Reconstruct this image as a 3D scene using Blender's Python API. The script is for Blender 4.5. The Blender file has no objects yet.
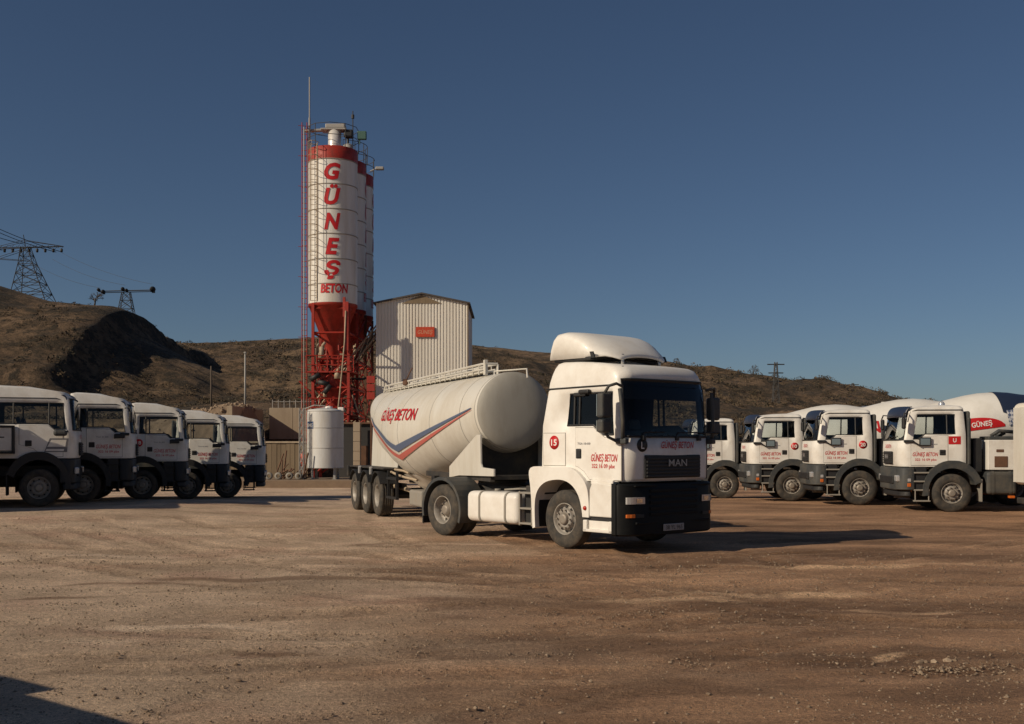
import bpy, bmesh, math, random
import numpy as np
from mathutils import Vector, Matrix, noise
random.seed(7)
sc = bpy.context.scene
COL = sc.collection
R = math.radians

# ---------------------------------------------------------------- camera
cam = bpy.data.objects.new('camera', bpy.data.cameras.new('camera'))
COL.objects.link(cam); sc.camera = cam
cam.location = (0, 0, 1.84); cam.rotation_euler = (R(90), 0, 0)
cam.data.sensor_width = 36; cam.data.lens = 38.3
cam.data.shift_y = 83.2 / 1024
cam.data.clip_start = .1; cam.data.clip_end = 6000

# ---------------------------------------------------------------- world, sun, exposure
SUN_EL = R(29)
SX, SY = -.863, -.505                       # horizontal direction towards the sun
W = bpy.data.worlds.new('World'); sc.world = W; W.use_nodes = True
nt = W.node_tree
bg = nt.nodes['Background']
sky = nt.nodes.new('ShaderNodeTexSky'); sky.sky_type = 'NISHITA'; sky.sun_disc = False
sky.sun_elevation = SUN_EL; sky.sun_rotation = math.atan2(SX, SY)
sky.altitude = 1400; sky.air_density = .92; sky.dust_density = 2.1; sky.ozone_density = 3.6
nt.links.new(sky.outputs[0], bg.inputs[0]); bg.inputs[1].default_value = .060
sun = bpy.data.objects.new('sun', bpy.data.lights.new('sun', 'SUN')); COL.objects.link(sun)
sun.data.energy = 5.0; sun.data.angle = R(.5); sun.data.color = (1, .84, .63)
sd = Vector((SX * math.cos(SUN_EL), SY * math.cos(SUN_EL), math.sin(SUN_EL)))
sun.rotation_euler = sd.to_track_quat('Z', 'Y').to_euler()
sc.view_settings.view_transform = 'Standard'; sc.view_settings.look = 'None'
sc.view_settings.gamma = 1; sc.view_settings.use_curve_mapping = False
sc.view_settings.exposure = -.45

# ---------------------------------------------------------------- materials
MATS = {}
def _mat(name):
    m = bpy.data.materials.new(name); m.use_nodes = True
    return m, m.node_tree, m.node_tree.nodes['Principled BSDF']
def pmat(name, col, rough=.5, metal=0., dirt=0., dcol=(.20, .14, .09), scale=3., bump=0., bscale=40., streak=1., coat=0., emit=None):
    """paint-like material: base colour, blotchy dirt of its own colour, small bump"""
    m, t, b = _mat(name)
    b.inputs['Roughness'].default_value = rough; b.inputs['Metallic'].default_value = metal
    if coat: b.inputs['Coat Weight'].default_value = coat; b.inputs['Coat Roughness'].default_value = .12
    tc = t.nodes.new('ShaderNodeTexCoord')
    if dirt:
        mp = t.nodes.new('ShaderNodeMapping'); mp.inputs['Scale'].default_value = (1, 1, streak)
        t.links.new(tc.outputs['Object'], mp.inputs[0])
        n = t.nodes.new('ShaderNodeTexNoise'); n.inputs['Scale'].default_value = scale; n.inputs['Detail'].default_value = 8; n.inputs['Roughness'].default_value = .68
        t.links.new(mp.outputs[0], n.inputs[0])
        r = t.nodes.new('ShaderNodeValToRGB'); r.color_ramp.elements[0].position = .42; r.color_ramp.elements[1].position = .78
        r.color_ramp.elements[0].color = (0, 0, 0, 1); r.color_ramp.elements[1].color = (dirt,) * 3 + (1,)
        t.links.new(n.outputs[0], r.inputs[0])
        mx = t.nodes.new('ShaderNodeMix'); mx.data_type = 'RGBA'
        mx.inputs[6].default_value = (*col, 1); mx.inputs[7].default_value = (*dcol, 1)
        t.links.new(r.outputs[0], mx.inputs[0]); t.links.new(mx.outputs[2], b.inputs['Base Color'])
        mr = t.nodes.new('ShaderNodeMapRange'); mr.inputs[3].default_value = rough; mr.inputs[4].default_value = min(1, rough + .45)
        t.links.new(r.outputs[0], mr.inputs[0]); t.links.new(mr.outputs[0], b.inputs['Roughness'])
    else:
        b.inputs['Base Color'].default_value = (*col, 1)
    if bump:
        n2 = t.nodes.new('ShaderNodeTexNoise'); n2.inputs['Scale'].default_value = bscale; n2.inputs['Detail'].default_value = 6
        t.links.new(tc.outputs['Object'], n2.inputs[0])
        bp = t.nodes.new('ShaderNodeBump'); bp.inputs['Strength'].default_value = bump; bp.inputs['Distance'].default_value = .02
        t.links.new(n2.outputs[0], bp.inputs['Height']); t.links.new(bp.outputs[0], b.inputs['Normal'])
    MATS[name] = m
    return m
def glass_mat(name, tint, ior=1.5):
    m = bpy.data.materials.new(name); m.use_nodes = True; t = m.node_tree
    t.nodes.remove(t.nodes['Principled BSDF'])
    tr = t.nodes.new('ShaderNodeBsdfTransparent'); tr.inputs[0].default_value = (*tint, 1)
    gl = t.nodes.new('ShaderNodeBsdfGlossy'); gl.inputs['Roughness'].default_value = .03; gl.inputs[0].default_value = (.9, .9, .9, 1)
    fr = t.nodes.new('ShaderNodeFresnel'); fr.inputs[0].default_value = ior
    mx = t.nodes.new('ShaderNodeMixShader')
    t.links.new(fr.outputs[0], mx.inputs[0]); t.links.new(tr.outputs[0], mx.inputs[1]); t.links.new(gl.outputs[0], mx.inputs[2])
    t.links.new(mx.outputs[0], t.nodes['Material Output'].inputs[0])
    MATS[name] = m
    return m
WHITE = pmat('white_paint', (.80, .78, .73), .45, dirt=.5, dcol=(.46, .38, .29), scale=1.7, coat=.08)
WHITE2 = pmat('dusty_white_paint', (.78, .76, .71), .45, dirt=.5, dcol=(.42, .34, .26), scale=2.6, bump=.05, bscale=30)
TANKW = pmat('tank_white_paint', (.66, .64, .58), .42, dirt=.8, dcol=(.44, .39, .31), scale=1.3, streak=.35, coat=.2)
DOMEW = pmat('dusty_shaded_dome_paint', (.33, .32, .29), .7, dirt=.8, dcol=(.22, .20, .165), scale=1.8, streak=.3)  # dusty dome; the front end's shade is also put into this darker colour
DRUMW = pmat('drum_white_paint', (.76, .74, .69), .45, dirt=.45, dcol=(.42, .38, .31), scale=1.6, streak=.6)
DPLAST = pmat('dark_grey_plastic', (.040, .045, .048), .6, dirt=.75, dcol=(.14, .12, .09), scale=3, bump=.1)
BLACK = pmat('black_plastic', (.014, .015, .017), .55, dirt=.35, dcol=(.05, .042, .032), scale=4)
DCAB = pmat('cab_interior', (.05, .05, .052), .8)
SEATM = pmat('seat_fabric', (.07, .075, .085), .9)
CHASSIS = pmat('chassis_black', (.022, .023, .024), .6, dirt=.75, dcol=(.11, .085, .06), scale=5)
RUBBER = pmat('tyre_rubber', (.035, .033, .030), .85, dirt=.85, dcol=(.15, .12, .088), scale=5, bump=.35, bscale=60)
RIM = pmat('dusty_rim', (.32, .30, .27), .55, metal=.2, dirt=.8, dcol=(.17, .13, .095), scale=7)
HUBM = pmat('hub_metal', (.30, .27, .23), .45, metal=.3, dirt=.7, dcol=(.19, .14, .1), scale=9)
STEEL = pmat('steel', (.50, .50, .49), .35, metal=.8)
MIRR = pmat('mirror_glass', (.75, .78, .8), .04, metal=1.)
REDP = pmat('red_paint', (.36, .026, .014), .5, dirt=.8, dcol=(.12, .025, .016), scale=3)
REDT = pmat('red_lettering', (.52, .012, .014), .45)
REDF = pmat('faded_red_stripe', (.50, .13, .11), .5)
BLUES = pmat('faded_blue_stripe', (.10, .13, .21), .5)
NAVY = pmat('navy_paint', (.020, .030, .060), .4)
BLACKT = pmat('black_lettering', (.03, .03, .03), .5)
GREYT = pmat('grey_sticker', (.16, .16, .17), .5)
SILVT = pmat('silver_lettering', (.30, .30, .31), .3, metal=.5)
WHT = pmat('white_lettering', (.8, .78, .74), .5)
LAMPC = pmat('lamp_clear', (.62, .63, .64), .12, metal=.5)
LAMPO = pmat('lamp_orange', (.55, .13, .02), .25)
LAMPR = pmat('lamp_red', (.42, .02, .01), .25)
PLATE = pmat('number_plate', (.30, .30, .30), .4)
SILOW = pmat('silo_white_paint', (.72, .71, .67), .45, dirt=.8, dcol=(.45, .38, .30), scale=1.1, streak=.12)
SILOD = pmat('silo_seam', (.30, .27, .23), .6)
TANKG = pmat('small_tank_paint', (.60, .61, .60), .45, dirt=.8, dcol=(.46, .42, .36), scale=2, streak=.25)
SHEET = pmat('pale_cladding', (.74, .71, .64), .5, dirt=.3, dcol=(.42, .34, .25), scale=.8, streak=.15)
ROOFD = pmat('roof_trim', (.07, .06, .055), .6)
CONC = pmat('concrete', (.36, .29, .21), .9, dirt=.7, dcol=(.24, .18, .125), scale=1.1, streak=.4, bump=.3, bscale=6)
PANELW = pmat('weathered_boards', (.22, .165, .105), .85, dirt=.8, dcol=(.12, .088, .058), scale=1.5, streak=.12, bump=.2)
ROCKM = pmat('rubble_rock', (.23, .165, .11), .95, dirt=.9, dcol=(.17, .12, .085), scale=2.5, bump=.5, bscale=8)
ROCKL = pmat('pale_stone', (.33, .25, .175), .95, dirt=.7, dcol=(.22, .16, .11), scale=6)
GALV = pmat('galvanised_pole', (.34, .33, .31), .6)
LATT = pmat('dark_lattice_steel', (.05, .048, .047), .7)
WIRE = pmat('cable', (.05, .052, .056), .7)
BARK = pmat('bare_branch', (.085, .066, .05), .9)
RUSTY = pmat('rusty_steel', (.14, .07, .04), .85, dirt=.8, dcol=(.06, .04, .03), scale=3)
BEIGEP = pmat('beige_pipe', (.42, .34, .24), .7, dirt=.6, dcol=(.2, .12, .07), scale=4)
SHED = pmat('dark_shed', (.035, .034, .034), .8)
GREENB = pmat('green_lamp_body', (.05, .12, .1), .6)
GLASS = glass_mat('windscreen_glass', (.78, .82, .82), 1.38)
GLASSD = glass_mat('side_window_glass', (.72, .76, .76), 1.4)
GLASSB = glass_mat('dark_window_glass', (.06, .065, .07))

# ---------------------------------------------------------------- mesh helpers
def crom(pts, n=5):
    out = []
    P = [pts[0]] + list(pts) + [pts[-1]]
    for i in range(1, len(P) - 2):
        for k in range(n):
            t = k / n; a, b, c, d = P[i - 1], P[i], P[i + 1], P[i + 2]
            out.append(tuple(.5 * (2 * b[j] + (c[j] - a[j]) * t + (2 * a[j] - 5 * b[j] + 4 * c[j] - d[j]) * t * t + (3 * b[j] - a[j] - 3 * c[j] + d[j]) * t ** 3) for j in range(2)))
    return out + [pts[-1]]
class MB:
    def __init__(s): s.bm = bmesh.new()
    def box(s, x0, x1, y0, y1, z0, z1, bev=0., mi=0, rot=None, seg=2):
        x0, x1 = sorted((x0, x1)); y0, y1 = sorted((y0, y1)); z0, z1 = sorted((z0, z1))
        bm = bmesh.new()
        r = bmesh.ops.create_cube(bm, size=1)
        for v in bm.verts:
            v.co = Vector((x0 + (v.co.x + .5) * (x1 - x0), y0 + (v.co.y + .5) * (y1 - y0), z0 + (v.co.z + .5) * (z1 - z0)))
        if bev: bmesh.ops.bevel(bm, geom=bm.edges[:], offset=bev, segments=seg, affect='EDGES', profile=.5)
        if rot: bm.transform(rot)
        s.merge(bm, mi); return s
    def merge(s, bm, mi=0):
        for f in bm.faces: f.material_index = mi
        me = bpy.data.meshes.new('t'); bm.to_mesh(me); bm.free()
        s.bm.from_mesh(me); bpy.data.meshes.remove(me)
    def tube(s, pts, r, seg=8, mi=0, r1=None, caps=True):
        pts = [Vector(p) for p in pts]; n = len(pts); rings = []
        up = None
        for i, p in enumerate(pts):
            d = ((pts[min(i + 1, n - 1)] - p).normalized() + (p - pts[max(i - 1, 0)]).normalized())
            d = d.normalized() if d.length > 1e-6 else Vector((0, 0, 1))
            if up is None or abs(up.dot(d)) > .95: up = Vector((0, 0, 1)) if abs(d.z) < .9 else Vector((1, 0, 0))
            a = d.cross(up).normalized(); b = d.cross(a).normalized()
            rr = r if r1 is None else r + (r1 - r) * i / max(1, n - 1)
            rings.append([s.bm.verts.new(p + rr * (math.cos(2 * math.pi * k / seg) * a + math.sin(2 * math.pi * k / seg) * b)) for k in range(seg)])
        for i in range(n - 1):
            for k in range(seg):
                f = s.bm.faces.new((rings[i][k], rings[i][(k + 1) % seg], rings[i + 1][(k + 1) % seg], rings[i + 1][k])); f.material_index = mi; f.smooth = seg > 6
        if caps:
            for rg in (rings[0], rings[-1]):
                f = s.bm.faces.new(rg); f.material_index = mi
        return s
    def bar(s, p, q, w=.05, mi=0): return s.tube([p, q], w * .6, 4, mi)
    def lathe(s, prof, o, ax, seg=40, mi=0, mis=None, close=False):
        """prof: list of (distance along ax, radius)"""
        o = Vector(o); ax = Vector(ax).normalized()
        a = ax.cross(Vector((0, 0, 1)) if abs(ax.z) < .9 else Vector((1, 0, 0))).normalized(); b = ax.cross(a).normalized()
        rings = []
        for d, r in prof:
            if r < 1e-4: rings.append([s.bm.verts.new(o + ax * d)] * seg)
            else: rings.append([s.bm.verts.new(o + ax * d + r * (math.cos(2 * math.pi * k / seg) * a + math.sin(2 * math.pi * k / seg) * b)) for k in range(seg)])
        for i in range(len(prof) - 1):
            for k in range(seg):
                vs = []
                for v in (rings[i][k], rings[i][(k + 1) % seg], rings[i + 1][(k + 1) % seg], rings[i + 1][k]):
                    if v not in vs: vs.append(v)
                if len(vs) > 2:
                    f = s.bm.faces.new(vs); f.smooth = True; f.material_index = mis[i] if mis else mi
        return s
    def prism(s, poly, y0, y1, mi=0, bev=0.):
        """poly in x,z, extruded along y"""
        y0, y1 = sorted((y0, y1))
        bm = bmesh.new()
        a = [bm.verts.new((x, y0, z)) for x, z in poly]; b = [bm.verts.new((x, y1, z)) for x, z in poly]
        n = len(poly)
        bm.faces.new(a); bm.faces.new(b[::-1])
        for i in range(n): bm.faces.new((a[i], b[i], b[(i + 1) % n], a[(i + 1) % n]))
        bmesh.ops.recalc_face_normals(bm, faces=bm.faces[:])
        if bev: bmesh.ops.bevel(bm, geom=[e for e in bm.edges if len(e.link_faces) == 2 and e.calc_face_angle(0) > .5], offset=bev, segments=2, affect='EDGES', profile=.5)
        s.merge(bm, mi); return s
    def strip(s, inner, outer, y0, y1, mi=0):
        """arch band between two polylines (x,z), extruded along y"""
        n = len(inner); V = {}
        for j, pl in enumerate((inner, outer)):
            for i, (x, z) in enumerate(pl):
                for k, y in enumerate((y0, y1)): V[j, i, k] = s.bm.verts.new((x, y, z))
        def q(*k):
            f = s.bm.faces.new([V[t] for t in k]); f.material_index = mi
        for i in range(n - 1):
            q((0, i, 0), (1, i, 0), (1, i + 1, 0), (0, i + 1, 0)); q((0, i, 1), (0, i + 1, 1), (1, i + 1, 1), (1, i, 1))
            q((0, i, 0), (0, i + 1, 0), (0, i + 1, 1), (0, i, 1)); q((1, i, 0), (1, i, 1), (1, i + 1, 1), (1, i + 1, 0))
        for i in (0, n - 1): q((0, i, 0), (0, i, 1), (1, i, 1), (1, i, 0))
        return s
    def grid(s, rows, mi=0, smooth=True, flip=False):
        vs = [[s.bm.verts.new(p) for p in r] for r in rows]
        for i in range(len(rows) - 1):
            for j in range(len(rows[0]) - 1):
                q = (vs[i][j], vs[i][j + 1], vs[i + 1][j + 1], vs[i + 1][j])
                f = s.bm.faces.new(q[::-1] if flip else q); f.smooth = smooth; f.material_index = mi
        return s
    def build(s, name, mats, parent=None, xf=None, recalc=True, smooth=None, loc=None):
        if recalc: bmesh.ops.recalc_face_normals(s.bm, faces=s.bm.faces[:])
        if smooth is not None:
            for f in s.bm.faces: f.smooth = smooth
        if xf is not None: s.bm.transform(xf)
        me = bpy.data.meshes.new(name); s.bm.to_mesh(me); s.bm.free()
        for m in (mats if isinstance(mats, (list, tuple)) else [mats]): me.materials.append(m)
        if smooth:
            try: me.set_sharp_from_angle(angle=R(38))
            except Exception: pass
        o = bpy.data.objects.new(name, me); COL.objects.link(o)
        if loc is not None: o.location = loc
        if parent is not None: o.parent = parent
        return o

def tag(o, label=None, cat=None, group=None, kind=None):
    if label: o['label'] = label
    if cat: o['category'] = cat
    if group: o['group'] = group
    if kind: o['kind'] = kind
    return o
def empty(name, loc, rz=0, label=None, cat=None, group=None):
    o = bpy.data.objects.new(name, None); COL.objects.link(o); o.location = loc; o.rotation_euler = (0, 0, rz)
    return tag(o, label, cat, group)
def copy_tree(o, parent=None):
    c = o.copy(); COL.objects.link(c)
    if parent is not None: c.parent = parent
    for ch in KIDS(o): copy_tree(ch, c)
    return c
def KIDS(o): return [x for x in COL.objects if x.parent == o]
def struct(o): o['kind'] = 'structure'; return o

_txt = {}
def text_bm(body, h, shear=.0, bold=.0, width=None, cell=None):
    """letters as a flat mesh in x,y: height h (cap height), origin at left of baseline"""
    key = (body, shear, bold)
    if key not in _txt:
        c = bpy.data.curves.new('t', 'FONT'); c.body = body; c.size = 1; c.shear = shear; c.offset = bold; c.resolution_u = 3
        o = bpy.data.objects.new('t', c); COL.objects.link(o)
        dg = bpy.context.evaluated_depsgraph_get()
        _txt[key] = bpy.data.meshes.new_from_object(o.evaluated_get(dg)); bpy.data.objects.remove(o); bpy.data.curves.remove(c)
    bm = bmesh.new(); bm.from_mesh(_txt[key])
    x0 = min(v.co.x for v in bm.verts); x1 = max(v.co.x for v in bm.verts)
    sx = h / .70
    if width: sx = width / (x1 - x0)
    for v in bm.verts: v.co = Vector(((v.co.x - x0) * sx, v.co.y * h / .70, 0))
    if cell:
        for axis, no in ((0, (1, 0, 0)), (1, (0, 1, 0))):
            lo = min(v.co[axis] for v in bm.verts); hi = max(v.co[axis] for v in bm.verts)
            t = lo + cell
            while t < hi:
                co = [0, 0, 0]; co[axis] = t
                bmesh.ops.bisect_plane(bm, geom=bm.verts[:] + bm.edges[:] + bm.faces[:], plane_co=co, plane_no=no); t += cell
    return bm
def decal(name, body, fn, mat, parent, h, shear=.0, bold=.0, width=None, cell=None, xf=None):
    bm = text_bm(body, h, shear, bold, width, cell)
    for v in bm.verts: v.co = Vector(fn(v.co.x, v.co.y))
    mb = MB(); mb.bm.free(); mb.bm = bm
    return mb.build(name, mat, parent, xf, recalc=False)
def disc_bm(r, seg=24):
    bm = bmesh.new(); bmesh.ops.create_circle(bm, cap_ends=True, radius=r, segments=seg); return bm
def side(s, x0, z0, y):            # mapping for letters on the flat flank of a truck; s=-1 right-hand flank, +1 left-hand flank
    return lambda u, v: (x0 - s * u, s * y, z0 + v)

# ================================================================ GROUND
def ss(t): t = max(0., min(1., t)); return t * t * (3 - 2 * t)
def ground_z(x, y):
    z = -.42 * ss((y - 32) / 22.)
    z += .15 * ss((-x - 5.5) / 5.) * ss((40 - y) / 8.) * ss((y - 14) / 10.)
    z -= .06 * ss((x - 3) / 5) * ss((34 - y) / 8) * ss((y - 17) / 4)
    return z
def ground_h(x, y):
    z = ground_z(x, y)
    if y < 60 and abs(x) < 60:
        d = 1 if y < 30 else max(0, (60 - y) / 30)
        z += d * .045 * noise.fractal(Vector((x * .16, y * .30, 1.3)), 1., 2., 4)
        z += d * .012 * noise.noise(Vector((x * .9, y * 1.4, 5.)))
    return z
def gcoord(n0, n1, steps):
    return [n0 + (n1 - n0) * i / steps for i in range(steps + 1)]
# wheel ruts: curved paths across the yard (x, y), each a pair of wheel tracks
def arc_path(pts, n=14): return crom(pts, n)
RUTS = []
for pts, hw_, w_, a_ in (
    ([(-9, 26), (-5, 20), (-1, 15.5), (4, 12.5), (10, 11)], 1.0, .24, 1.), ([(-10, 22), (-5, 16.5), (0, 13.2), (6, 12.0), (12, 12.4)], 1.0, .22, .9),
    ([(12, 22), (7, 17), (3, 13.2), (-2, 10.8), (-8, 10)], 1.0, .26, 1.), ([(11, 18), (6, 14.5), (2, 11), (-1, 8), (-3, 4)], 1.0, .22, .8),
    ([(3, 20), (3.4, 15), (4.6, 11), (6.5, 7), (8, 3)], .95, .22, .8), ([(-3, 30), (-1.5, 22), (1.6, 16), (6.5, 13.4), (13, 14)], 1.0, .28, 1.),
    ([(-12, 15), (-7, 13.2), (-2, 13), (3, 15), (9, 19)], 1.0, .22, .7), ([(-8, 12), (-5, 10.2), (-2.5, 9.6), (1, 9.8), (5, 10.8)], .95, .2, .7),
    ([(-6, 8.5), (-3, 8), (0, 8.6), (4, 10), (9, 10.2)], .95, .22, .7), ([(14, 26), (9, 22), (4, 19.5), (-3, 18), (-11, 18.6)], 1.0, .3, .9),
    ([(-12, 24), (-6, 23), (0, 24.5), (6, 27), (12, 29)], 1.0, .3, .8), ([(13, 16.5), (8, 15.3), (2, 15.8), (-5, 18.5), (-10, 24)], 1., .24, .8)):
    P_ = np.array(arc_path(pts)); T_ = np.gradient(P_, axis=0); T_ /= np.linalg.norm(T_, axis=1)[:, None]; N_2 = np.stack([-T_[:, 1], T_[:, 0]], 1)
    for q in (-1, 1): RUTS.append((P_ + N_2 * hw_ * q, w_, a_))
def rut_field(X, Y):
    """depth mask 0..1, ridge mask, and running length for the tread blocks"""
    M = np.zeros_like(X); E = np.zeros_like(X)
    for P_, w_, a_ in RUTS:
        best = np.full(X.shape, 9.); run = np.zeros_like(X); L_ = 0.
        for i in range(len(P_) - 1):
            A = P_[i]; D = P_[i + 1] - A; l = np.hypot(*D)
            t_ = np.clip(((X - A[0]) * D[0] + (Y - A[1]) * D[1]) / (l * l), 0, 1)
            d = np.hypot(X - A[0] - t_ * D[0], Y - A[1] - t_ * D[1]); k = d < best
            best = np.where(k, d, best); run = np.where(k, L_ + t_ * l, run); L_ += l
        patch = .5 + .5 * np.sin(run * .9 + P_[0, 0] * 3) * np.sin(run * .37 + P_[0, 1])
        m_ = np.clip((w_ - best) / .07, 0, 1) * a_ * (.25 + .75 * patch)
        M = np.maximum(M, m_ * (.72 + .28 * np.sign(np.sin(run * 26 + best * 14))))
        E = np.maximum(E, np.clip(1 - np.abs(best - w_ - .08) / .09, 0, 1) * a_ * patch)
    return M, E
def px2w(px, py): Z = 2005.6 / (py - 445.2); return (px - 512) * Z / 1090, Z
# soil patches of their own colour: damp dark earth / dry pale dust
DARKP = [(300, 578, 2.2, .30, .9), (150, 584, 1.6, .2, .7), (20, 597, .9, .16, 1.), (280, 652, .45, .16, .8), (640, 640, 1.9, .40, .9), (540, 603, 1.3, .7, .7), (905, 655, 1.3, .28, .9), (1000, 690, 1.2, .45, .8),
         (720, 655, 1.3, .35, .7), (430, 570, 1.8, .5, .6), (950, 540, 3.2, .6, .7), (760, 560, 1.6, .3, .5), (600, 575, 1.5, .3, .6), (250, 508, 3.5, 1.3, .5), (360, 530, 2.5, .6, .5), (820, 620, 1.4, .18, .5), (900, 580, 2.2, .3, .5), (470, 620, 1., .3, .6), (190, 515, 3, .6, .4), (560, 648, 1.5, .7, .7), (700, 692, 1.6, .5, .7), (480, 580, 1.6, .6, .6), (820, 690, 1.2, .3, .6), (990, 560, 2.2, .9, .7), (420, 545, 2., .6, .6)]
PALEP = [(190, 628, 1.1, .13, 1.), (60, 640, .9, .25, .6), (90, 556, 3.2, .5, .6), (330, 556, 2.2, .35, .7), (650, 600, 1.3, .4, .8), (760, 592, 1.9, .28, .9), (480, 545, 2.6, .45, .6), (870, 566, 2.6, .28, .7), (880, 655, .35, .10, 1.), (400, 600, 1.4, .5, .5),
         (100, 590, 1.4, .22, .6), (560, 553, 2.4, .25, .5), (930, 610, 1.3, .2, .6), (240, 535, 3., .3, .6), (700, 572, 2.2, .3, .6), (300, 605, 1.6, .3, .5)]
mb = MB()
xs = [-2500, -900, -400, -200, -120, -80] + gcoord(-60, -16, 60) + gcoord(-15.9, 15.9, 318) + gcoord(16, 60, 60) + [80, 120, 200, 400, 900, 2500]
ys = [-60, -20, -8, -2, 1, 2.5] + gcoord(3, 26, 360) + gcoord(26.3, 60, 100) + [64, 70, 80, 100, 140, 220, 400, 900, 2000, 3500]
GX, GY = np.meshgrid(np.array(xs, float), np.array(ys, float))
RM, RE = rut_field(GX, GY); RM[np.abs(GX) > 15.9] = 0; RE[np.abs(GX) > 15.9] = 0; RM[GY > 30] = 0; RE[GY > 30] = 0
GZ = np.array([[ground_h(x, y) for x in xs] for y in ys]) - .045 * RM + .028 * RE
rows = [[(xs[i], ys[j], GZ[j, i]) for i in range(len(xs))] for j in range(len(ys))]
gv = [p for r_ in rows for p in r_]; nx_ = len(xs)
gf = [(j * nx_ + i, j * nx_ + i + 1, (j + 1) * nx_ + i + 1, (j + 1) * nx_ + i) for j in range(len(ys) - 1) for i in range(nx_ - 1)]
WX = GX + .9 * np.sin(GY * 1.7 + 1.3 * np.sin(GX * .9)) * .35 + .25 * np.sin(GX * 3.1 + GY * 2.3); WY = GY + .16 * np.sin(GX * 1.9 + GY) + .08 * np.sin(GX * 4.7)
def patches(tab):
    F = np.zeros_like(GX)
    for px, py, rx, ry, a_ in tab:
        cx, cy = px2w(px, py); F = np.maximum(F, a_ * np.exp(-(((WX - cx) / rx) ** 2 + ((WY - cy) / ry) ** 2) ** .9))
    return F
DK, PL = patches(DARKP), patches(PALEP)
m, t, b = _mat('yard_ground')
L = t.links.new
def N(kind, **k):
    n = t.nodes.new(kind)
    for a, v in k.items(): n.inputs[a].default_value = v
    return n
tc = N('ShaderNodeTexCoord')
def nz(scale, detail=8, rough=.6, sc3=(1, 1, 1), rot=0, dist=0.):
    mp = t.nodes.new('ShaderNodeMapping'); mp.inputs['Scale'].default_value = sc3; mp.inputs['Rotation'].default_value = (0, 0, rot)
    L(tc.outputs['Object'], mp.inputs[0])
    n = t.nodes.new('ShaderNodeTexNoise'); n.inputs['Scale'].default_value = scale; n.inputs['Detail'].default_value = detail; n.inputs['Roughness'].default_value = rough; n.inputs['Distortion'].default_value = dist
    L(mp.outputs[0], n.inputs[0]); return n.outputs[0]
def ramp(inp, p0, p1, c0=(0, 0, 0), c1=(1, 1, 1)):
    r = t.nodes.new('ShaderNodeValToRGB'); r.color_ramp.elements[0].position = p0; r.color_ramp.elements[1].position = p1
    r.color_ramp.elements[0].color = (*c0, 1); r.color_ramp.elements[1].color = (*c1, 1); L(inp, r.inputs[0]); return r.outputs[0]
def mix(f, a, c, mode='MIX'):
    x = t.nodes.new('ShaderNodeMix'); x.data_type = 'RGBA'; x.blend_type = mode
    for i, v in ((0, f), (6, a), (7, c)):
        if isinstance(v, (int, float)): x.inputs[i].default_value = v
        elif isinstance(v, tuple): x.inputs[i].default_value = (*v, 1)
        else: L(v, x.inputs[i])
    return x.outputs[2]
def mth(op, a, c):
    x = t.nodes.new('ShaderNodeMath'); x.operation = op
    for i, v in ((0, a), (1, c)):
        if isinstance(v, (int, float)): x.inputs[i].default_value = v
        else: L(v, x.inputs[i])
    return x.outputs[0]
# gravel to the left, brown earth to the right: the yard's own colours
sep = t.nodes.new('ShaderNodeSeparateXYZ'); L(tc.outputs['Object'], sep.inputs[0])
side_f = mth('ADD', mth('MULTIPLY', sep.outputs[0], .16), mth('MULTIPLY', nz(.22, 4, .6), 1.6))
side_f = ramp(side_f, .30, 1.15)
gravel = mix(ramp(nz(.5, 9, .65), .35, .7), (.27, .205, .145), (.52, .415, .31))
gravel = mix(ramp(nz(.33, 6, .6, (1, 1.6, 1)), .52, .72), gravel, (.33, .22, .165))
earth = mix(ramp(nz(.35, 9, .65, (.5, 1.3, 1), .15), .38, .66), (.125, .070, .036), (.40, .25, .15))
col = mix(side_f, gravel, earth)
soil = t.nodes.new('ShaderNodeAttribute'); soil.attribute_name = 'soil'
sps = t.nodes.new('ShaderNodeSeparateColor'); L(soil.outputs['Color'], sps.inputs[0])
brk = nz(1.1, 10, .75, (.6, 1.5, 1), 0, .5)
wet = mth('ADD', sps.outputs[1], mth('MULTIPLY', mth('SUBTRACT', brk, .5), 1.5))
wet = mth('MULTIPLY', ramp(wet, .28, .62), ramp(sps.outputs[1], .05, .3))
wet = mth('MAXIMUM', wet, mth('MULTIPLY', ramp(nz(.30, 9, .7, (.45, 1.6, 1), -.12, .6), .58, .68), .7))
col = mix(mth('MULTIPLY', wet, .70), col, (.125, .072, .038))
pale = mth('ADD', sps.outputs[2], mth('MULTIPLY', mth('SUBTRACT', nz(1.6, 10, .78, (.5, 1.8, 1)), .5), 1.6))
pale = mth('MULTIPLY', ramp(pale, .35, .7), ramp(sps.outputs[2], .05, .3))
pale = mth('MAXIMUM', pale, mth('MULTIPLY', ramp(nz(.42, 9, .75, (.4, 1.9, 1), .08, .4), .62, .72), .6))
col = mix(mth('MULTIPLY', pale, .7), col, mix(side_f, (.54, .45, .35), (.58, .41, .26)))
tr = mth('MULTIPLY', sps.outputs[0], ramp(nz(1.5, 6, .7), .35, .6))
col = mix(mth('MULTIPLY', tr, .72), col, (.13, .082, .05))
col = mix(mth('MULTIPLY', soil.outputs['Alpha'], .22), col, (.55, .42, .29))
fine = nz(26, 6, .75)
col = mix(.75, col, mix(ramp(fine, .3, .7), (.42, .39, .37), (1.5, 1.5, 1.5)), 'MULTIPLY')
vor = t.nodes.new('ShaderNodeTexVoronoi'); vor.inputs['Scale'].default_value = 17; vor.feature = 'F1'; L(tc.outputs['Object'], vor.inputs[0])
peb = ramp(vor.outputs['Distance'], .10, .26, (1, 1, 1), (0, 0, 0))
pebm = mth('MULTIPLY', peb, ramp(nz(1.6, 4, .6), .50, .66))
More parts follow.
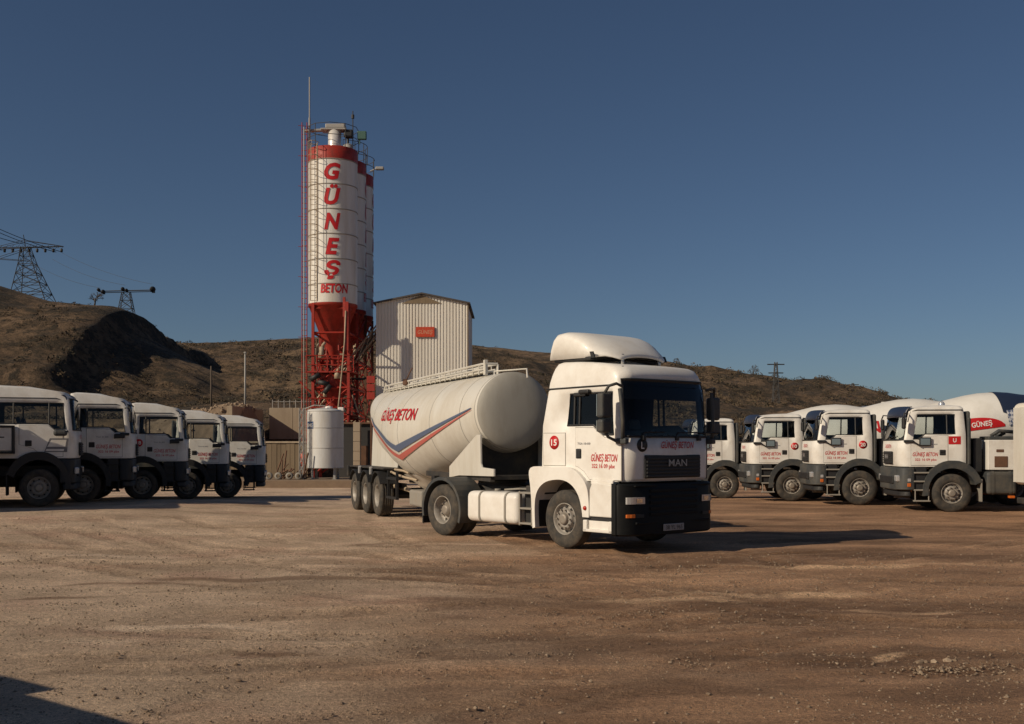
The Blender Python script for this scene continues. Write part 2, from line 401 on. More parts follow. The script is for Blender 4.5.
col = mix(mth('MULTIPLY', pebm, .55), col, mix(nz(9, 2), (.16, .12, .09), (.52, .42, .32)))
micro = nz(85, 4, .8)
col = mix(.8, col, mix(ramp(micro, .34, .66), (.40, .38, .36), (1.75, 1.75, 1.75)), 'MULTIPLY')
col = mix(1., col, (1.66, 1.59, 1.55), 'MULTIPLY')
L(col, b.inputs['Base Color']); b.inputs['Roughness'].default_value = .95
hgt = mth('ADD', mth('MULTIPLY', nz(2.6, 10, .8), .16), mth('ADD', mth('MULTIPLY', mth('ADD', fine, mth('MULTIPLY', micro, .35)), .036), mth('MULTIPLY', pebm, .02)))
trd = nz(5, 5, .6, (.25, 2.2, 1), .1)
hgt = mth('ADD', hgt, mth('MULTIPLY', trd, .045))
bp = t.nodes.new('ShaderNodeBump'); bp.inputs['Strength'].default_value = 1.; bp.inputs['Distance'].default_value = 1.0
L(hgt, bp.inputs['Height']); L(bp.outputs[0], b.inputs['Normal'])
gm = bpy.data.meshes.new('ground'); gm.from_pydata(gv, [], gf); gm.materials.append(m); gm.polygons.foreach_set('use_smooth', [True] * len(gf))
at_ = gm.attributes.new('soil', 'FLOAT_COLOR', 'POINT')
at_.data.foreach_set('color', np.stack([RM, DK, PL, RE], -1).astype(np.float32).ravel())
go = bpy.data.objects.new('ground', gm); COL.objects.link(go); struct(go)

# loose stones scattered over the yard (nobody could count them)
mb = MB()
rs = random.Random(3)
_ib = bmesh.new(); bmesh.ops.create_icosphere(_ib, subdivisions=1, radius=1); _ib.verts.index_update()
ICO_V = np.array([v.co[:] for v in _ib.verts]); ICO_F = [tuple(v.index for v in f.verts) for f in _ib.faces]; _ib.free()
SV, SF, SM = [], [], []
def stone(x, y, r, mi):
    z = ground_h(x, y); sx, sy, sz = r * rs.uniform(.7, 1.3), r * rs.uniform(.7, 1.2), r * rs.uniform(.45, .85); a = rs.uniform(0, 6.28)
    P_ = ICO_V * np.array([[rs.uniform(.75, 1.15)] for _ in range(len(ICO_V))]) * (sx, sy, sz); c_, s_ = math.cos(a), math.sin(a)
    k = len(SV); SV.extend((float(p[0] * c_ - p[1] * s_ + x), float(p[0] * s_ + p[1] * c_ + y), float(p[2] + z + sz * .25)) for p in P_)
    SF.extend(tuple(i + k for i in f) for f in ICO_F); SM.extend([mi] * len(ICO_F))
def scatter(n, cx, cy, rx, ry, r0, r1):
    for _ in range(n):
        a = rs.uniform(0, 6.28); q = abs(rs.gauss(0, .55))
        stone(cx + math.cos(a) * rx * q, cy + math.sin(a) * ry * q, rs.uniform(r0, r1) * rs.uniform(.5, 1), rs.choice((0, 0, 1)))
for _ in range(1700):
    y = 6.6 + 22 * rs.random() ** 1.6; x = rs.uniform(-.5, .5) * y
    stone(x, y, .006 + .018 * rs.random() ** 3, rs.choice((0, 0, 1)))
for _ in range(7000):
    y = 6.6 + 12 * rs.random() ** 1.3; x = rs.uniform(-.5, .5) * y
    if noise.noise(Vector((x * .5, y * .9, 4.))) < rs.uniform(-.5, .3): continue
    stone(x, y, rs.uniform(.005, .011) * (.6 + y / 14), rs.choice((0, 0, 1)))
scatter(260, 3.6, 9.0, 1.0, .35, .005, .022); scatter(420, 4.3, 8.6, 1.3, .55, .005, .020); scatter(60, 2.9, 9.6, .8, .25, .006, .022)
scatter(60, .3, 9.6, .8, .3, .005, .02); scatter(90, -2.2, 10.4, 1.2, .35, .005, .02); scatter(50, 3.4, 16.8, 2.2, .12, .01, .03)
scatter(90, -5, 12.5, 1.8, .4, .006, .022); scatter(8, 3.5, 9.3, .3, .1, .03, .06); scatter(120, 1.5, 12., 2.5, .5, .006, .02)
stm = bpy.data.meshes.new('loose_stones'); stm.from_pydata(SV, [], SF); stm.materials.append(ROCKM); stm.materials.append(ROCKL); stm.polygons.foreach_set('material_index', SM)
sto = bpy.data.objects.new('loose_stones', stm); COL.objects.link(sto)
tag(sto, 'small pebbles and stones strewn over the dirt yard', 'stones', kind='stuff')

# ================================================================ HILLS
def lerp_tab(tab, x):
    if x <= tab[0][0]: return tab[0][1]
    for (a, p), (c, q) in zip(tab, tab[1:]):
        if x <= c: return p + (q - p) * (x - a) / (c - a)
    return tab[-1][1]
R2T = [(-260, 24), (-120, 25), (-70.5, 23.8), (-53, 24.6), (-38, 25.2), (-8.9, 23.2), (7, 21.5), (27, 20.9), (37.3, 19.5), (46.8, 17.8), (53.2, 16.7), (58.7, 15.4), (62.7, 13.6), (71.3, 11.0), (76, 9.3), (83, 6.5), (92, 3.2), (103, 0), (124, -1), (150, -2), (260, -3)]
R1T = [(-200, 21), (-90, 23), (-66, 22.2), (-61, 21.2), (-57.5, 20.1), (-54, 19.1), (-49, 18.4), (-45.8, 18.1), (-44, 17.4), (-42.6, 14.6), (-40, 13.2), (-36.6, 11.6), (-30, 8.7), (-22, 5.2), (-14, 2.2), (-7, -1), (300, -1)]
def hill_h(x, y):
    n1 = noise.fractal(Vector((x * .035, y * .05, 2.)), 1., 2., 5)
    n2 = noise.fractal(Vector((x * .16, y * .2, 7.)), .9, 2.1, 4)
    t2 = (y - 84) / (230 - 84.); base = 4.2 * ss((y - 76) / 5.)
    if x > -12: base *= 1 - .5 * ss((x + 12) / 20)
    z2 = base + (lerp_tab(R2T, x) - base) * (max(0, min(1, t2)) ** 1.12) if t2 > 0 else base
    if t2 > 1: z2 = lerp_tab(R2T, x) - .05 * (y - 230)
    e = ss((y - 84) / 20) * (1 - .75 * ss((y - 190) / 40) * (1 - ss((y - 232) / 10)))
    z2 += e * (2.2 * n1 + .7 * n2)
    t1 = (y - 80) / (130 - 80.)
    r1 = lerp_tab(R1T, x)
    z1 = -1 + (r1 + 1) * (ss(max(0, t1)) ** .62 if t1 < 1 else 1) if t1 > 0 else -1
    if t1 > 1: z1 = r1 - .10 * (y - 130)
    if y > 80: z1 += ss((y - 80) / 18) * (1 - .8 * ss((y - 112) / 18) * (1 - ss((y - 131) / 8))) * (1.7 * n1 + .55 * n2) * ss((r1 + 1) / 8)
    return max(z1, z2) + ground_z(x, 70) * 1.0
def hx(px, Y): return (px - 512) * Y / 1090.
mb = MB()
xs = gcoord(-230, 190, 420); ys = gcoord(75.5, 140, 86) + gcoord(141.5, 300, 80)
mb.grid([[(x, y, hill_h(x, y)) for x in xs] for y in ys])
m, t, b = _mat('hillside'); L = t.links.new
tc = t.nodes.new('ShaderNodeTexCoord')
grass = mix(ramp(nz(.12, 9, .7), .35, .65), (.15, .098, .058), (.31, .205, .122))
grass = mix(ramp(nz(.05, 8, .65), .50, .60), grass, (.32, .215, .125))
scrub = mth('MAXIMUM', ramp(nz(.16, 10, .8, (1, 1, 1.6)), .47, .56), ramp(nz(.9, 6, .7), .52, .6))
col = mix(mth('MULTIPLY', scrub, .88), grass, (.036, .030, .019))
rock = ramp(nz(.45, 8, .8), .62, .72)
col = mix(mth('MULTIPLY', rock, .35), col, (.22, .17, .12))
L(col, b.inputs['Base Color']); b.inputs['Roughness'].default_value = 1.
bp = t.nodes.new('ShaderNodeBump'); bp.inputs['Strength'].default_value = 1.; bp.inputs['Distance'].default_value = 1.
L(mth('ADD', mth('MULTIPLY', nz(.5, 10, .8), 1.6), mth('MULTIPLY', scrub, .6)), bp.inputs['Height']); L(bp.outputs[0], b.inputs['Normal'])
struct(mb.build('hills', m))

# scrub: clumps of small leaf-like faces, merged as ground cover
SCR1 = pmat('scrub_dark', (.050, .042, .026), .95)
SCR2 = pmat('scrub_brown', (.095, .066, .038), .95)
SCR3 = pmat('scrub_dry', (.135, .098, .058), .95)
verts, faces, mids = [], [], []
rs = random.Random(11)
def clump(x, y, z, r, n, mi, fs=.35):
    for _ in range(n):
        d = Vector((rs.gauss(0, 1), rs.gauss(0, 1), abs(rs.gauss(0, 1)))); d = d.normalized() * r * rs.uniform(.4, 1) ** .5
        p = Vector((x, y, z)) + Vector((d.x, d.y, d.z * .85))
        u = Vector((rs.gauss(0, 1), rs.gauss(0, 1), rs.gauss(0, 1))).normalized(); v = u.cross(Vector((rs.gauss(0, 1), rs.gauss(0, 1), rs.gauss(0, 1)))).normalized()
        q = r * fs * rs.uniform(.5, 1.2); k = len(verts)
        verts.extend((p + u * q, p - u * q * .5 + v * q * .8, p - u * q * .6 - v * q * .7)); faces.append((k, k + 1, k + 2)); mids.append(mi)
cnt = 0
while cnt < 6500:
    Y = 84 + 165 * rs.random() ** 1.3; px = rs.uniform(-60, 960); X = hx(px, Y)
    dn = noise.fractal(Vector((X * .055, Y * .07, 11.)), 1., 2., 4)
    if dn < rs.uniform(-.5, .35): continue
    z = hill_h(X, Y); cnt += 1
    crest = (118 < Y < 140 and X < -30) or Y > 215
    if crest and rs.random() < .6: continue
    r = rs.uniform(.25, .7) * (1.0 if rs.random() < .9 else 1.6) * (.7 + Y / 330) * (.6 if crest else 1)
    clump(X, Y, z - .15 * r, r, 34, rs.choice((0, 0, 0, 1, 1, 1, 2)), .17)
me = bpy.data.meshes.new('hillside_scrub'); me.from_pydata(verts, [], faces); me.polygons.foreach_set('material_index', mids)
for q in (SCR1, SCR2, SCR3): me.materials.append(q)
o = bpy.data.objects.new('hillside_scrub', me); COL.objects.link(o)
tag(o, 'dark low scrub covering the brown hillsides', 'scrub', kind='stuff')

# a few bare trees on the ridge
def bare_tree(px, Y, h, label, seed):
    r = random.Random(seed); X = hx(px, Y); z = hill_h(X, Y) - .2
    root = empty('bare_tree', (X, Y, z), 0, label, 'tree', 'bare trees on the ridge')
    MB().tube([(0, 0, 0), (.05 * h, 0, .25 * h), (.03 * h, .02, .45 * h)], .05 * h, 7, r1=.03 * h).build('trunk', BARK, root)
    c = MB()
    def grow(p, d, l, w, k):
        q = p + d * l; c.tube([p, q], w, 4, r1=w * .6, caps=False)
        if k == 0: return
        for _ in range(4):
            e = (d + Vector((r.gauss(0, .55), r.gauss(0, .55), r.gauss(0.05, .35)))).normalized(); grow(p + d * l * r.uniform(.5, 1), e, l * .68, w * .6, k - 1)
    for _ in range(5):
        grow(Vector((.04 * h, 0, r.uniform(.2, .42) * h)), Vector((r.gauss(0, .6), r.gauss(0, .6), .8)).normalized(), .27 * h, .018 * h, 3)
    c.build('crown', BARK, root)
bare_tree(753, 222, 2.9, 'bare round-crowned tree alone on the ridge left of the lattice pole', 1)
bare_tree(676, 222, 1.8, 'small bare bush-like tree on the ridge just behind the truck cab roof', 2)
bare_tree(865, 222, 1.8, 'low bare tree at the right-hand end of the ridge', 3)
bare_tree(94, 126, 2.2, 'thin bare shrubby tree on the left hill beside the floodlight mast', 4)

# ================================================================ POLES, PYLONS, WIRES
def lattice(mb, pts0, pts1, z0, z1, n, w, brace=True):
    """four-legged lattice between two squares"""
    def P(i, k):
        f = k / n; a = pts0[i]; c = pts1[i]; return (a[0] + (c[0] - a[0]) * f, a[1] + (c[1] - a[1]) * f, z0 + (z1 - z0) * f)
    for i in range(4):
        mb.bar(P(i, 0), P(i, n), w * 1.5)
        if brace:
            j = (i + 1) % 4
            for k in range(n):
                mb.bar(P(i, k), P(j, k + 1), w); mb.bar(P(j, k), P(i, k + 1), w)
                mb.bar(P(i, k), P(j, k), w)
def sq(hx_, hy_, cx=0., cy=0.): return [(cx - hx_, cy - hy_), (cx + hx_, cy - hy_), (cx + hx_, cy + hy_), (cx - hx_, cy + hy_)]
PY = 150.; s1 = 1090 / PY
def pz(y, Y): return 1.84 + (445.2 - y) * Y / 1090.
bx = hx(34, PY); zb = pz(305, PY) - 1
root = empty('power_pylon', (bx, PY, zb), 0, 'large dark lattice power pylon with wide crossarm on the left hill', 'pylon')
c = MB()
zt = pz(247, PY) - zb
lattice(c, sq(2.9, 2.2), sq(1.0, .8, -.9), 0, zt - 2.4, 5, .07); lattice(c, sq(1.0, .8, -.9), sq(.5, .5, -1.2), zt - 2.4, zt, 2, .06)
c.build('tower_frame', LATT, root)
c = MB()
for yy in (-.45, .45):
    c.bar((-5.6, yy, zt - .2), (4.0, yy * .2, zt + .1), .09); c.bar((-5.6, yy, zt - .2), (-1.2, yy, zt + .9), .06); c.bar((4.0, yy * .2, zt + .1), (-1.2, yy, zt + .9), .06)
    for k in range(12): c.bar((-5.4 + k * .8, yy, zt - .2), (-5.0 + k * .8, yy, zt + .35 - abs(k - 5.5) * .05), .05)
    c.bar((-5.2, yy, zt - 1.6), (-.9, yy, zt - .2), .06); c.bar((-5.2, yy, zt - 1.6), (-.9, yy, zt - 1.9), .06)
c.bar((-1.2, 0, zt), (-1.5, 0, zt + 1.7), .09)
c.build('crossarm', LATT, root)
c = MB()
for k in range(9): c.lathe([(0, 0), (.05, .16), (.45, .2), (.6, 0)], (-5.2 + k * 1.12, 0, zt - .75), (0, 0, 1), 8)
c.build('insulators', LATT, root)
MY = 133.; mx = hx(126, MY); mz = pz(312, MY) - .6
root = empty('floodlight_mast', (mx, MY, mz), 0, 'short trapezoid lattice mast with a long crossarm of floodlights on the left hill', 'mast')
zt = pz(292, MY) - mz
c = MB(); lattice(c, sq(1.0, .5), sq(.45, .3), 0, zt, 3, .05); c.build('tower_frame', LATT, root)
c = MB(); c.bar((-3.2, 0, zt + .1), (3.4, 0, zt + .25), .11); c.bar((-3.2, .2, zt - .05), (3.4, .2, zt + .1), .08); c.build('crossarm', LATT, root)
for (dx, dz, r) in ((-3.3, .25, .32), (-2.75, .02, .38), (-.35, .35, .36), (.1, .2, .3), (3.3, .3, .55)):
    c = MB(); c.lathe([(0, 0), (0, r * .62), (.06, r * .68), (r * .4, r * .5), (r * .7, 0)], (dx, -.2, zt + dz), (-.5, 1, .3), 9); c.box(dx - r * .3, dx + r * .3, -.1, .25, zt + dz - r * .7, zt + dz + r * .2, .02); c.build('floodlight', BLACK, root)
def wires(pts, r, label):
    c = MB()
    for a, e, sag in pts:
        a = Vector(a); e = Vector(e)
        c.tube([a + (e - a) * (k / 14) - Vector((0, 0, sag * 4 * (k / 14) * (1 - k / 14))) for k in range(15)], r, 4, caps=False)
    tag(c.build('power_line', WIRE), label, 'power line')
def P3(px, py, Y): return (hx(px, Y), Y, pz(py, Y))
wires([(P3(-40, 210, PY - 12), P3(62, 252, PY), .4), (P3(-40, 213, PY - 12), P3(56, 252, PY), .5), (P3(-40, 222, PY - 12), P3(24, 244, PY), .3), (P3(-60, 232, PY - 12), P3(2, 250, PY), .3)], .045, 'thick dark power cables coming in to the pylon at the left edge')
wires([(P3(62, 253, PY), P3(152, 284, MY), .5), (P3(52, 259, PY), P3(125, 285, MY), .5), (P3(30, 262, PY), P3(101, 288, MY), .5)], .016, 'thin pale power cables strung between the pylon and the floodlight mast')
def pole(px, y0, y1, Y, r, label, mat=GALV):
    z0 = pz(y1, Y); root = empty('utility_pole', (hx(px, Y), Y, z0), 0, label, 'pole'); h = pz(y0, Y) - z0
    MB().tube([(0, 0, -.8), (0, 0, h)], r, 8, r1=r * .7).build('shaft', mat, root); return root, h
pole(211, 366, 415, 88, .10, 'short thin grey pole behind the fourth truck from the left, tip below the hill shoulder', BARK)
rt, h = pole(245, 353, 413, 88, .09, 'taller slim metal lamp pole at the foot of the hill left of the silos')
MB().box(-.09, .09, -.12, .12, h - .05, h + .1, .03).build('lamp_head', GALV, rt)
def latpole(px, y0, y1, Y, label):
    z0 = pz(y1, Y); h = pz(y0, Y) - z0
    root = empty('lattice_pole', (hx(px, Y), Y, z0), 0, label, 'pylon', 'lattice poles on the right ridge')
    c = MB(); lattice(c, sq(.55, .55), sq(.15, .15), -1, h, 8, .045); c.build('tower_frame', LATT, root)
    for k in range(3): MB().bar((-1.1 + .15 * k, 0, h - .3 - k * 1.1), (1.1 - .15 * k, 0, h - .3 - k * 1.1), .12).build('crossarm', LATT, root)
latpole(776, 362, 416, 140, 'slender lattice power pole standing in front of the right-hand hillside')
latpole(853, 383, 400, 200, 'small distant lattice pole near the right-hand end of the ridge')

# ================================================================ RETAINING WALL, FENCE, HEAP
Y = 79.
mb = MB()
for k in range(3): mb.box(-17.6 + k * 1.72, -15.9 + k * 1.72, Y, Y + .4, -.5, 4.55, .02)
mb.box(-12.42, -6, Y, Y + .4, -.5, 4.0, .02); mb.box(-18.45, -18.1, 70.5, Y + .3, -.5, 4.4, .02)
tag(mb.build('retaining_wall', CONC), 'beige concrete retaining wall left of the silo frame', 'wall')
mb = MB()
for k in range(13): mb.bar((-17.4 + k * .42, Y + .2, 4.5), (-17.4 + k * .42, Y + .2, 5.15), .05)
mb.bar((-17.4, Y + .2, 5.0), (-12.3, Y + .2, 5.0), .04)
tag(mb.build('wire_fence', GALV), 'thin wire fence of small posts along the top of the concrete wall', 'fence')
# rubble heap: a ridge of fill whose right flank falls towards the silos
mb = MB()
def heap(x, y):
    # crest runs from (-17.5,66) down to (-12.0,66)
    cz = lerp_tab([(-30, 2.2), (-24, 3.6), (-21, 4.4), (-19, 4.7), (-18.2, 4.5), (-17.9, 4.2), (-17.6, -1)], x)
    d = abs(y - 75.) / 4.5
    z = cz * (1 - d * d * .55) if d < 1.1 else -1
    if d >= 1.1: z = -1
    n = noise.fractal(Vector((x * .8, y * .8, 3.)), .9, 2., 5)
    return max(-1.0, z + .30 * n)
mb.grid([[(x, y, heap(x, y)) for x in gcoord(-30, -17.6, 100)] for y in gcoord(70.4, 78.9, 60)])
o = mb.build('rubble_heap', ROCKM); tag(o, 'heap of brown rubble and fill piled behind the shaded wing wall', 'heap')
mb = MB(); rs = random.Random(5)
for _ in range(300):
    x = rs.uniform(-23.5, -17.9); y = 75 + rs.gauss(-1.2, 1.3); r = rs.uniform(.04, .13); z = heap(x, y)
    if z < 1: continue
    bm = bmesh.new(); bmesh.ops.create_icosphere(bm, subdivisions=1, radius=1)
    for v in bm.verts: v.co = Vector((v.co.x * r * rs.uniform(.7, 1.2) + x, v.co.y * r * rs.uniform(.7, 1.2) + y, v.co.z * r * rs.uniform(.6, 1) + z + r * .2))
    mb.merge(bm, rs.choice((0, 1, 1)))
tag(mb.build('rubble_stones', [ROCKM, ROCKL]), 'pale broken stones lying on top of the rubble heap', 'stones', kind='stuff')
mb = MB(); Yf = 62.
x = -17.6
rs = random.Random(8)
while x < -11.75:
    w = rs.uniform(.22, .3); mb.box(x, x + w - .015, Yf + rs.uniform(0, .03), Yf + .06, -.5, 1.95 + rs.uniform(-.05, .05), .006); x += w
root = tag(mb.build('board_fence', PANELW), 'brown weathered vertical board fence right of the left truck row', 'fence')
c = MB(); c.box(-17.6, -11.7, Yf - .05, Yf + .09, 1.96, 2.06, .01); c.build('top_rail', BEIGEP, root)
# concrete pad and kerb the tanks stand on
mb = MB(); mb.box(-20, -8.3, 57.6, 62.8, -.9, -.02, .03)
struct(mb.build('concrete_pad', ROCKM))

# ================================================================ TRUCK BUILDERS
def wheel(root, x, s, yout, r, w, kind, z0=0., xf=None, dual=False):
    """s=+1 left flank, -1 right flank; yout = outer face"""
    o = (x, s * yout, r + z0); ax = (0, s, 0)
    h = MB()
    rb = .285
    if kind == 'steer':
        h.lathe([(-.05, .105), (.005, .10), (.022, .088), (.026, .05), (.022, 0)], o, ax, 24)
        for k in range(10):
            a = k * math.pi / 5; c = Vector(o) + Vector((math.cos(a) * .165, s * -.028, math.sin(a) * .165)); h.tube([c, c + Vector((0, s * .045, 0))], .017, 6)
    else:
        h.lathe([(-.2, .15), (-.16, .14), (-.14, .11), (-.09, .10), (-.08, .06), (-.08, 0)], o, ax, 24)
        for k in range(10):
            a = k * math.pi / 5; c = Vector(o) + Vector((math.cos(a) * .19, s * -.195, math.sin(a) * .19)); h.tube([c, c + Vector((0, s * .05, 0))], .016, 6)
    hub = h.build('wheel', HUBM, root, xf)
    tm = MB(); k = r
    prof = [(-.045, rb - .005), (-.012, rb + .03), (0, rb + (k - rb) * .38), (-.004, rb + (k - rb) * .62), (-.022, k - .035), (-.045, k - .008), (-.06, k)]
    n = 5
    for i in range(n):
        a = -.06 - (w - .12) * (i / n); e = -.06 - (w - .12) * ((i + 1) / n)
        if i: prof += [(a - .006, k - .012), (a - .012, k)]
        prof += [(e + .002, k)]
        if i < n - 1: prof += [(e - .001, k - .012)]
    prof += [(-w + .045, k - .008), (-w + .02, k - .04), (-w, rb + .08), (-w + .03, rb)]
    tm.lathe(prof, o, ax, 44)
    if dual: tm.lathe([(d - w - .05, q) for d, q in prof], o, ax, 30)
    tm.build('tyre', RUBBER, hub, xf)
    rm = MB()
    if kind == 'steer':
        rm.lathe([(-.05, rb + .004), (-.028, rb + .004), (-.03, rb - .012), (-.075, rb - .022), (-.11, rb - .05), (-.105, rb - .075), (-.055, .19), (-.028, .185), (-.026, .12), (-.04, .10)], o, ax, 40)
        for q in range(10):
            a = (q + .5) * math.pi / 5; c = Vector(o) + Vector((math.cos(a) * .218, -s * .078, math.sin(a) * .218)); rm.lathe([(0, .023), (.008, .020), (.009, 0)], c, Vector((math.cos(a) * .4, s, math.sin(a) * .4)), 10, mi=1)
    else:
        rm.lathe([(-.05, rb + .004), (-.028, rb + .004), (-.03, rb - .012), (-.15, rb - .02), (-.19, rb - .04), (-.195, .15)], o, ax, 40)
        for q in range(8):
            a = (q + .5) * math.pi / 4; c = Vector(o) + Vector((math.cos(a) * .228, -s * .186, math.sin(a) * .228)); rm.lathe([(0, .02), (.004, .018), (.005, 0)], c, (0, s, 0), 10, mi=1)
    if dual: rm.lathe([(-w - .1, rb), (-w - .3, rb - .02)], o, ax, 20)
    rm.build('rim', [RIM, BLACK], hub, xf)
    return hub

def strap(m_, x, s, y0, y1, z0, z1, r, w=.05, t=.012):
    pts = []
    for cy, cz, a0 in ((y1 - r, z1 - r, 90), (y1 - r, z0 + r, 0), (y0 + r, z0 + r, -90), (y0 + r, z1 - r, -180)):
        for k in range(6):
            a = R(a0 - 90 * k / 5); pts.append((cy, cz, math.cos(a), math.sin(a)))
    rings = [[m_.bm.verts.new((x + dx, s * (cy + (r + o) * c), cz + (r + o) * q)) for cy, cz, c, q in pts] for dx, o in ((-w / 2, -.01), (-w / 2, t), (w / 2, t), (w / 2, -.01))]
    n = len(pts)
    for j in range(3):
        for i in range(n): m_.bm.faces.new((rings[j][i], rings[j][(i + 1) % n], rings[j + 1][(i + 1) % n], rings[j + 1][i]))
def outline(xr, xf, hw, rc, bulge, stations=(), sb=None):
    """half outline from rear centre round to front centre: list of (x, |y|)"""
    pts = [(xr, 0), (xr, .5 * hw), (xr, hw - .10), (xr + .03, hw - .03), (xr + .10, hw)]
    xfs = xf - rc
    if sb is None: sb = (xr, xfs)
    for q in stations: pts.append((xr + (q - sb[0]) / (sb[1] - sb[0]) * (xfs - xr), hw))
    for a in (0, 18, 36, 54, 72, 90):
        a = R(a); pts.append((xfs + rc * math.sin(a), hw - rc + rc * math.cos(a)))
    for f in (.72, .4, 0): pts.append((xf, (hw - rc) * f))
    n = len(pts)
    out = []
    for i, (x, y) in enumerate(pts):
        if x > xfs: x += bulge * (1 - (y / hw) ** 2) * min(1, (x - xfs) / rc)
        out.append((x, y))
    return out
def full(half): return [(x, -y) for x, y in half] + [(x, y) for x, y in half[::-1][1:-1]]

def cab_shell(root, P, mat):
    """P: dict of cab dimensions; makes cab_body, windows, windscreen, interior parts"""
    lv = P['levels']; S = P['st']; b0 = lv[0]
    sb = (lv[2]['xr'], lv[2]['xf'] - P['rc'])
    nS = len(S); iS = 5; iA = 5 + nS      # station index start, arc start
    rings = []
    for li, l in enumerate(lv):
        half = outline(l['xr'], l['xf'], l['hw'], l.get('rc', P['rc']), l.get('bulge', P['bulge']), S, sb)
        ring = []
        for i, (x, y) in enumerate(half):
            z = l['z']
            if li == P['wb']:
                xs = S[i - iS] if iS <= i < iA else (9 if i >= iA else -9)
                z = P['zb'] if xs <= P['x1'] else (P['zb2'] if xs >= P['x2'] else P['zb'] + (P['zb2'] - P['zb']) * (xs - P['x1']) / (P['x2'] - P['x1']))
                if i >= iA + 2: z = P['zws']
            if li == P['wt'] and i >= iA + 1: z += .10
            z -= l.get('drop', 0) * max(0, (x - l['xr']) / (l['xf'] - l['xr'])) ** 2 + l.get('crown', .0) * (y / l['hw']) ** 2
            ring.append((x, y, z))
        n = len(ring)
        rings.append([(x, -y, z) for x, y, z in ring] + [(x, y, z) for x, y, z in ring[::-1][1:-1]])
    n = len(rings[0]); half_n = iA + 9
    # openings
    wr, wf = iS + S.index(P['wr']), iS + S.index(P['wf'])
    hole = set()
    def mir(i): return n - 1 - i       # cell index mirrored
    for i in range(wr, wf):
        for j in range(P['wb'], P['wt']): hole |= {(i, j), (mir(i), j)}
    for i in range(iA + 2, half_n - 1):
        for j in range(P['wb'], P['ws']): hole |= {(i, j), (mir(i), j)}
    mb = MB(); V = [[mb.bm.verts.new(p) for p in r] for r in rings]
    for j in range(len(rings) - 1):
        for i in range(n):
            if (i, j) in hole: continue
            f = mb.bm.faces.new((V[j][i], V[j][(i + 1) % n], V[j + 1][(i + 1) % n], V[j + 1][i])); f.smooth = True
    mb.bm.faces.new(V[0][::-1]); 
    top = V[-1]; c = Vector((0, 0, 0))
    for v in top: c += v.co
    c /= n; c.z = max(v.co.z for v in top) + .006
    cv = mb.bm.verts.new(c)
    for i in range(n):
        f = mb.bm.faces.new((top[i], top[(i + 1) % n], cv)); f.smooth = True
    body = mb.build('cab_body', [mat, DCAB], root, smooth=True, recalc=False)
    md = body.modifiers.new('thickness', 'SOLIDIFY'); md.thickness = .03; md.offset = -1; md.material_offset = 1; md.material_offset_rim = 1
    def cells(i0, i1, j0, j1, ins):
        rows = []
        for j in range(j0, j1 + 1):
            row = []
            for i in range(i0, i1 + 1):
                x, y, z = rings[j][i % n]
                k = Vector((x - (lv[j]['xf'] - .6), y, 0)) if ins == 'f' else Vector((0, y, 0))
                k = k.normalized() * .012 if k.length else k
                row.append((x - k.x, y - k.y, z))
            rows.append(row)
        return rows
    edge = lambda rows: [Vector(p) for p in rows[0]] + [Vector(r[-1]) for r in rows[1:]] + [Vector(p) for p in rows[-1][::-1][1:]] + [Vector(r[0]) for r in rows[::-1][1:]]
    ws = cells(iA + 2, n - (iA + 2), P['wb'], P['ws'], 'f')
    g = MB().grid(ws).build('windscreen', GLASS, root)
    fr = MB(); e = [p + Vector((.012, 0, 0)) for p in edge(ws)]; fr.tube(e + [e[1]], P.get('seal', .02), 6, caps=False)
    if P.get('band'):      # dark header band inside the top of the screen
        a = ws[-1]; bnd = [[(p[0] - .02 + (-.0 if k else .03), p[1], p[2] - k) for p in a] for k in (0, P['band'])]
        fr.grid(bnd)
    fr.build('windscreen_seal', BLACK, g)
    for i0, i1 in ((wr, wf), (n - wf, n - wr)):
        rows = cells(i0, i1, P['wb'], P['wt'], 's')
        g = MB().grid(rows).build('side_window', P.get('wglass', GLASSD), root)
        e = edge(rows); fr = MB(); fr.tube(e + [e[1]], P.get('seal', .02), 6, caps=False)
        s = -1 if rows[0][0][1] < 0 else 1
        for xb in P.get('bars', ()):
            yb = abs(lv[P['wb']]['hw']) - .005
            fr.tube([(xb, s * yb, P['zb'] - .0), (xb, s * (lv[P['wt']]['hw'] - .005), lv[P['wt']]['z'])], .022, 6)
        fr.build('window_frame', BLACK, g)
    # interior
    hw = b0['hw']; xf = b0['xf']; fl = b0['z'] + .05; dz = P['zws']
    MB().prism([(xf - .62, fl + .3), (xf - .55, dz - .12), (xf - .40, dz + .02), (xf - .10, dz - .03), (xf - .10, fl + .3)], -hw + .08, hw - .08, bev=.03).build('dashboard', DCAB, root)
    for s in (-1, 1):
        xs = xf - 1.15 + P.get('seatdx', 0)
        m_ = MB(); m_.box(xs - .05, xs + .42, s * .58 - .25, s * .58 + .25, dz - .72, dz - .55, .05)
        m_.box(-.09, .05, -.25, .25, 0, .72, .05, rot=Matrix.Translation((xs - .02, s * .58, dz - .58)) @ Matrix.Rotation(R(-12), 4, 'Y'))
        m_.box(-.07, .03, -.13, .13, .74, .94, .04, rot=Matrix.Translation((xs - .02, s * .58, dz - .58)) @ Matrix.Rotation(R(-12), 4, 'Y'))
        m_.build('seat', SEATM, root)
    m_ = MB(); c = Vector((xf - .62, .58, dz + .02)); rot = Matrix.Rotation(R(-62), 3, 'Y')
    pts = [c + rot @ Vector((0, math.cos(a) * .23, math.sin(a) * .23)) for a in [k * math.pi / 12 for k in range(25)]]
    m_.tube(pts, .018, 6, caps=False); m_.tube([c, c + Vector((.22, 0, -.35))], .03, 6)
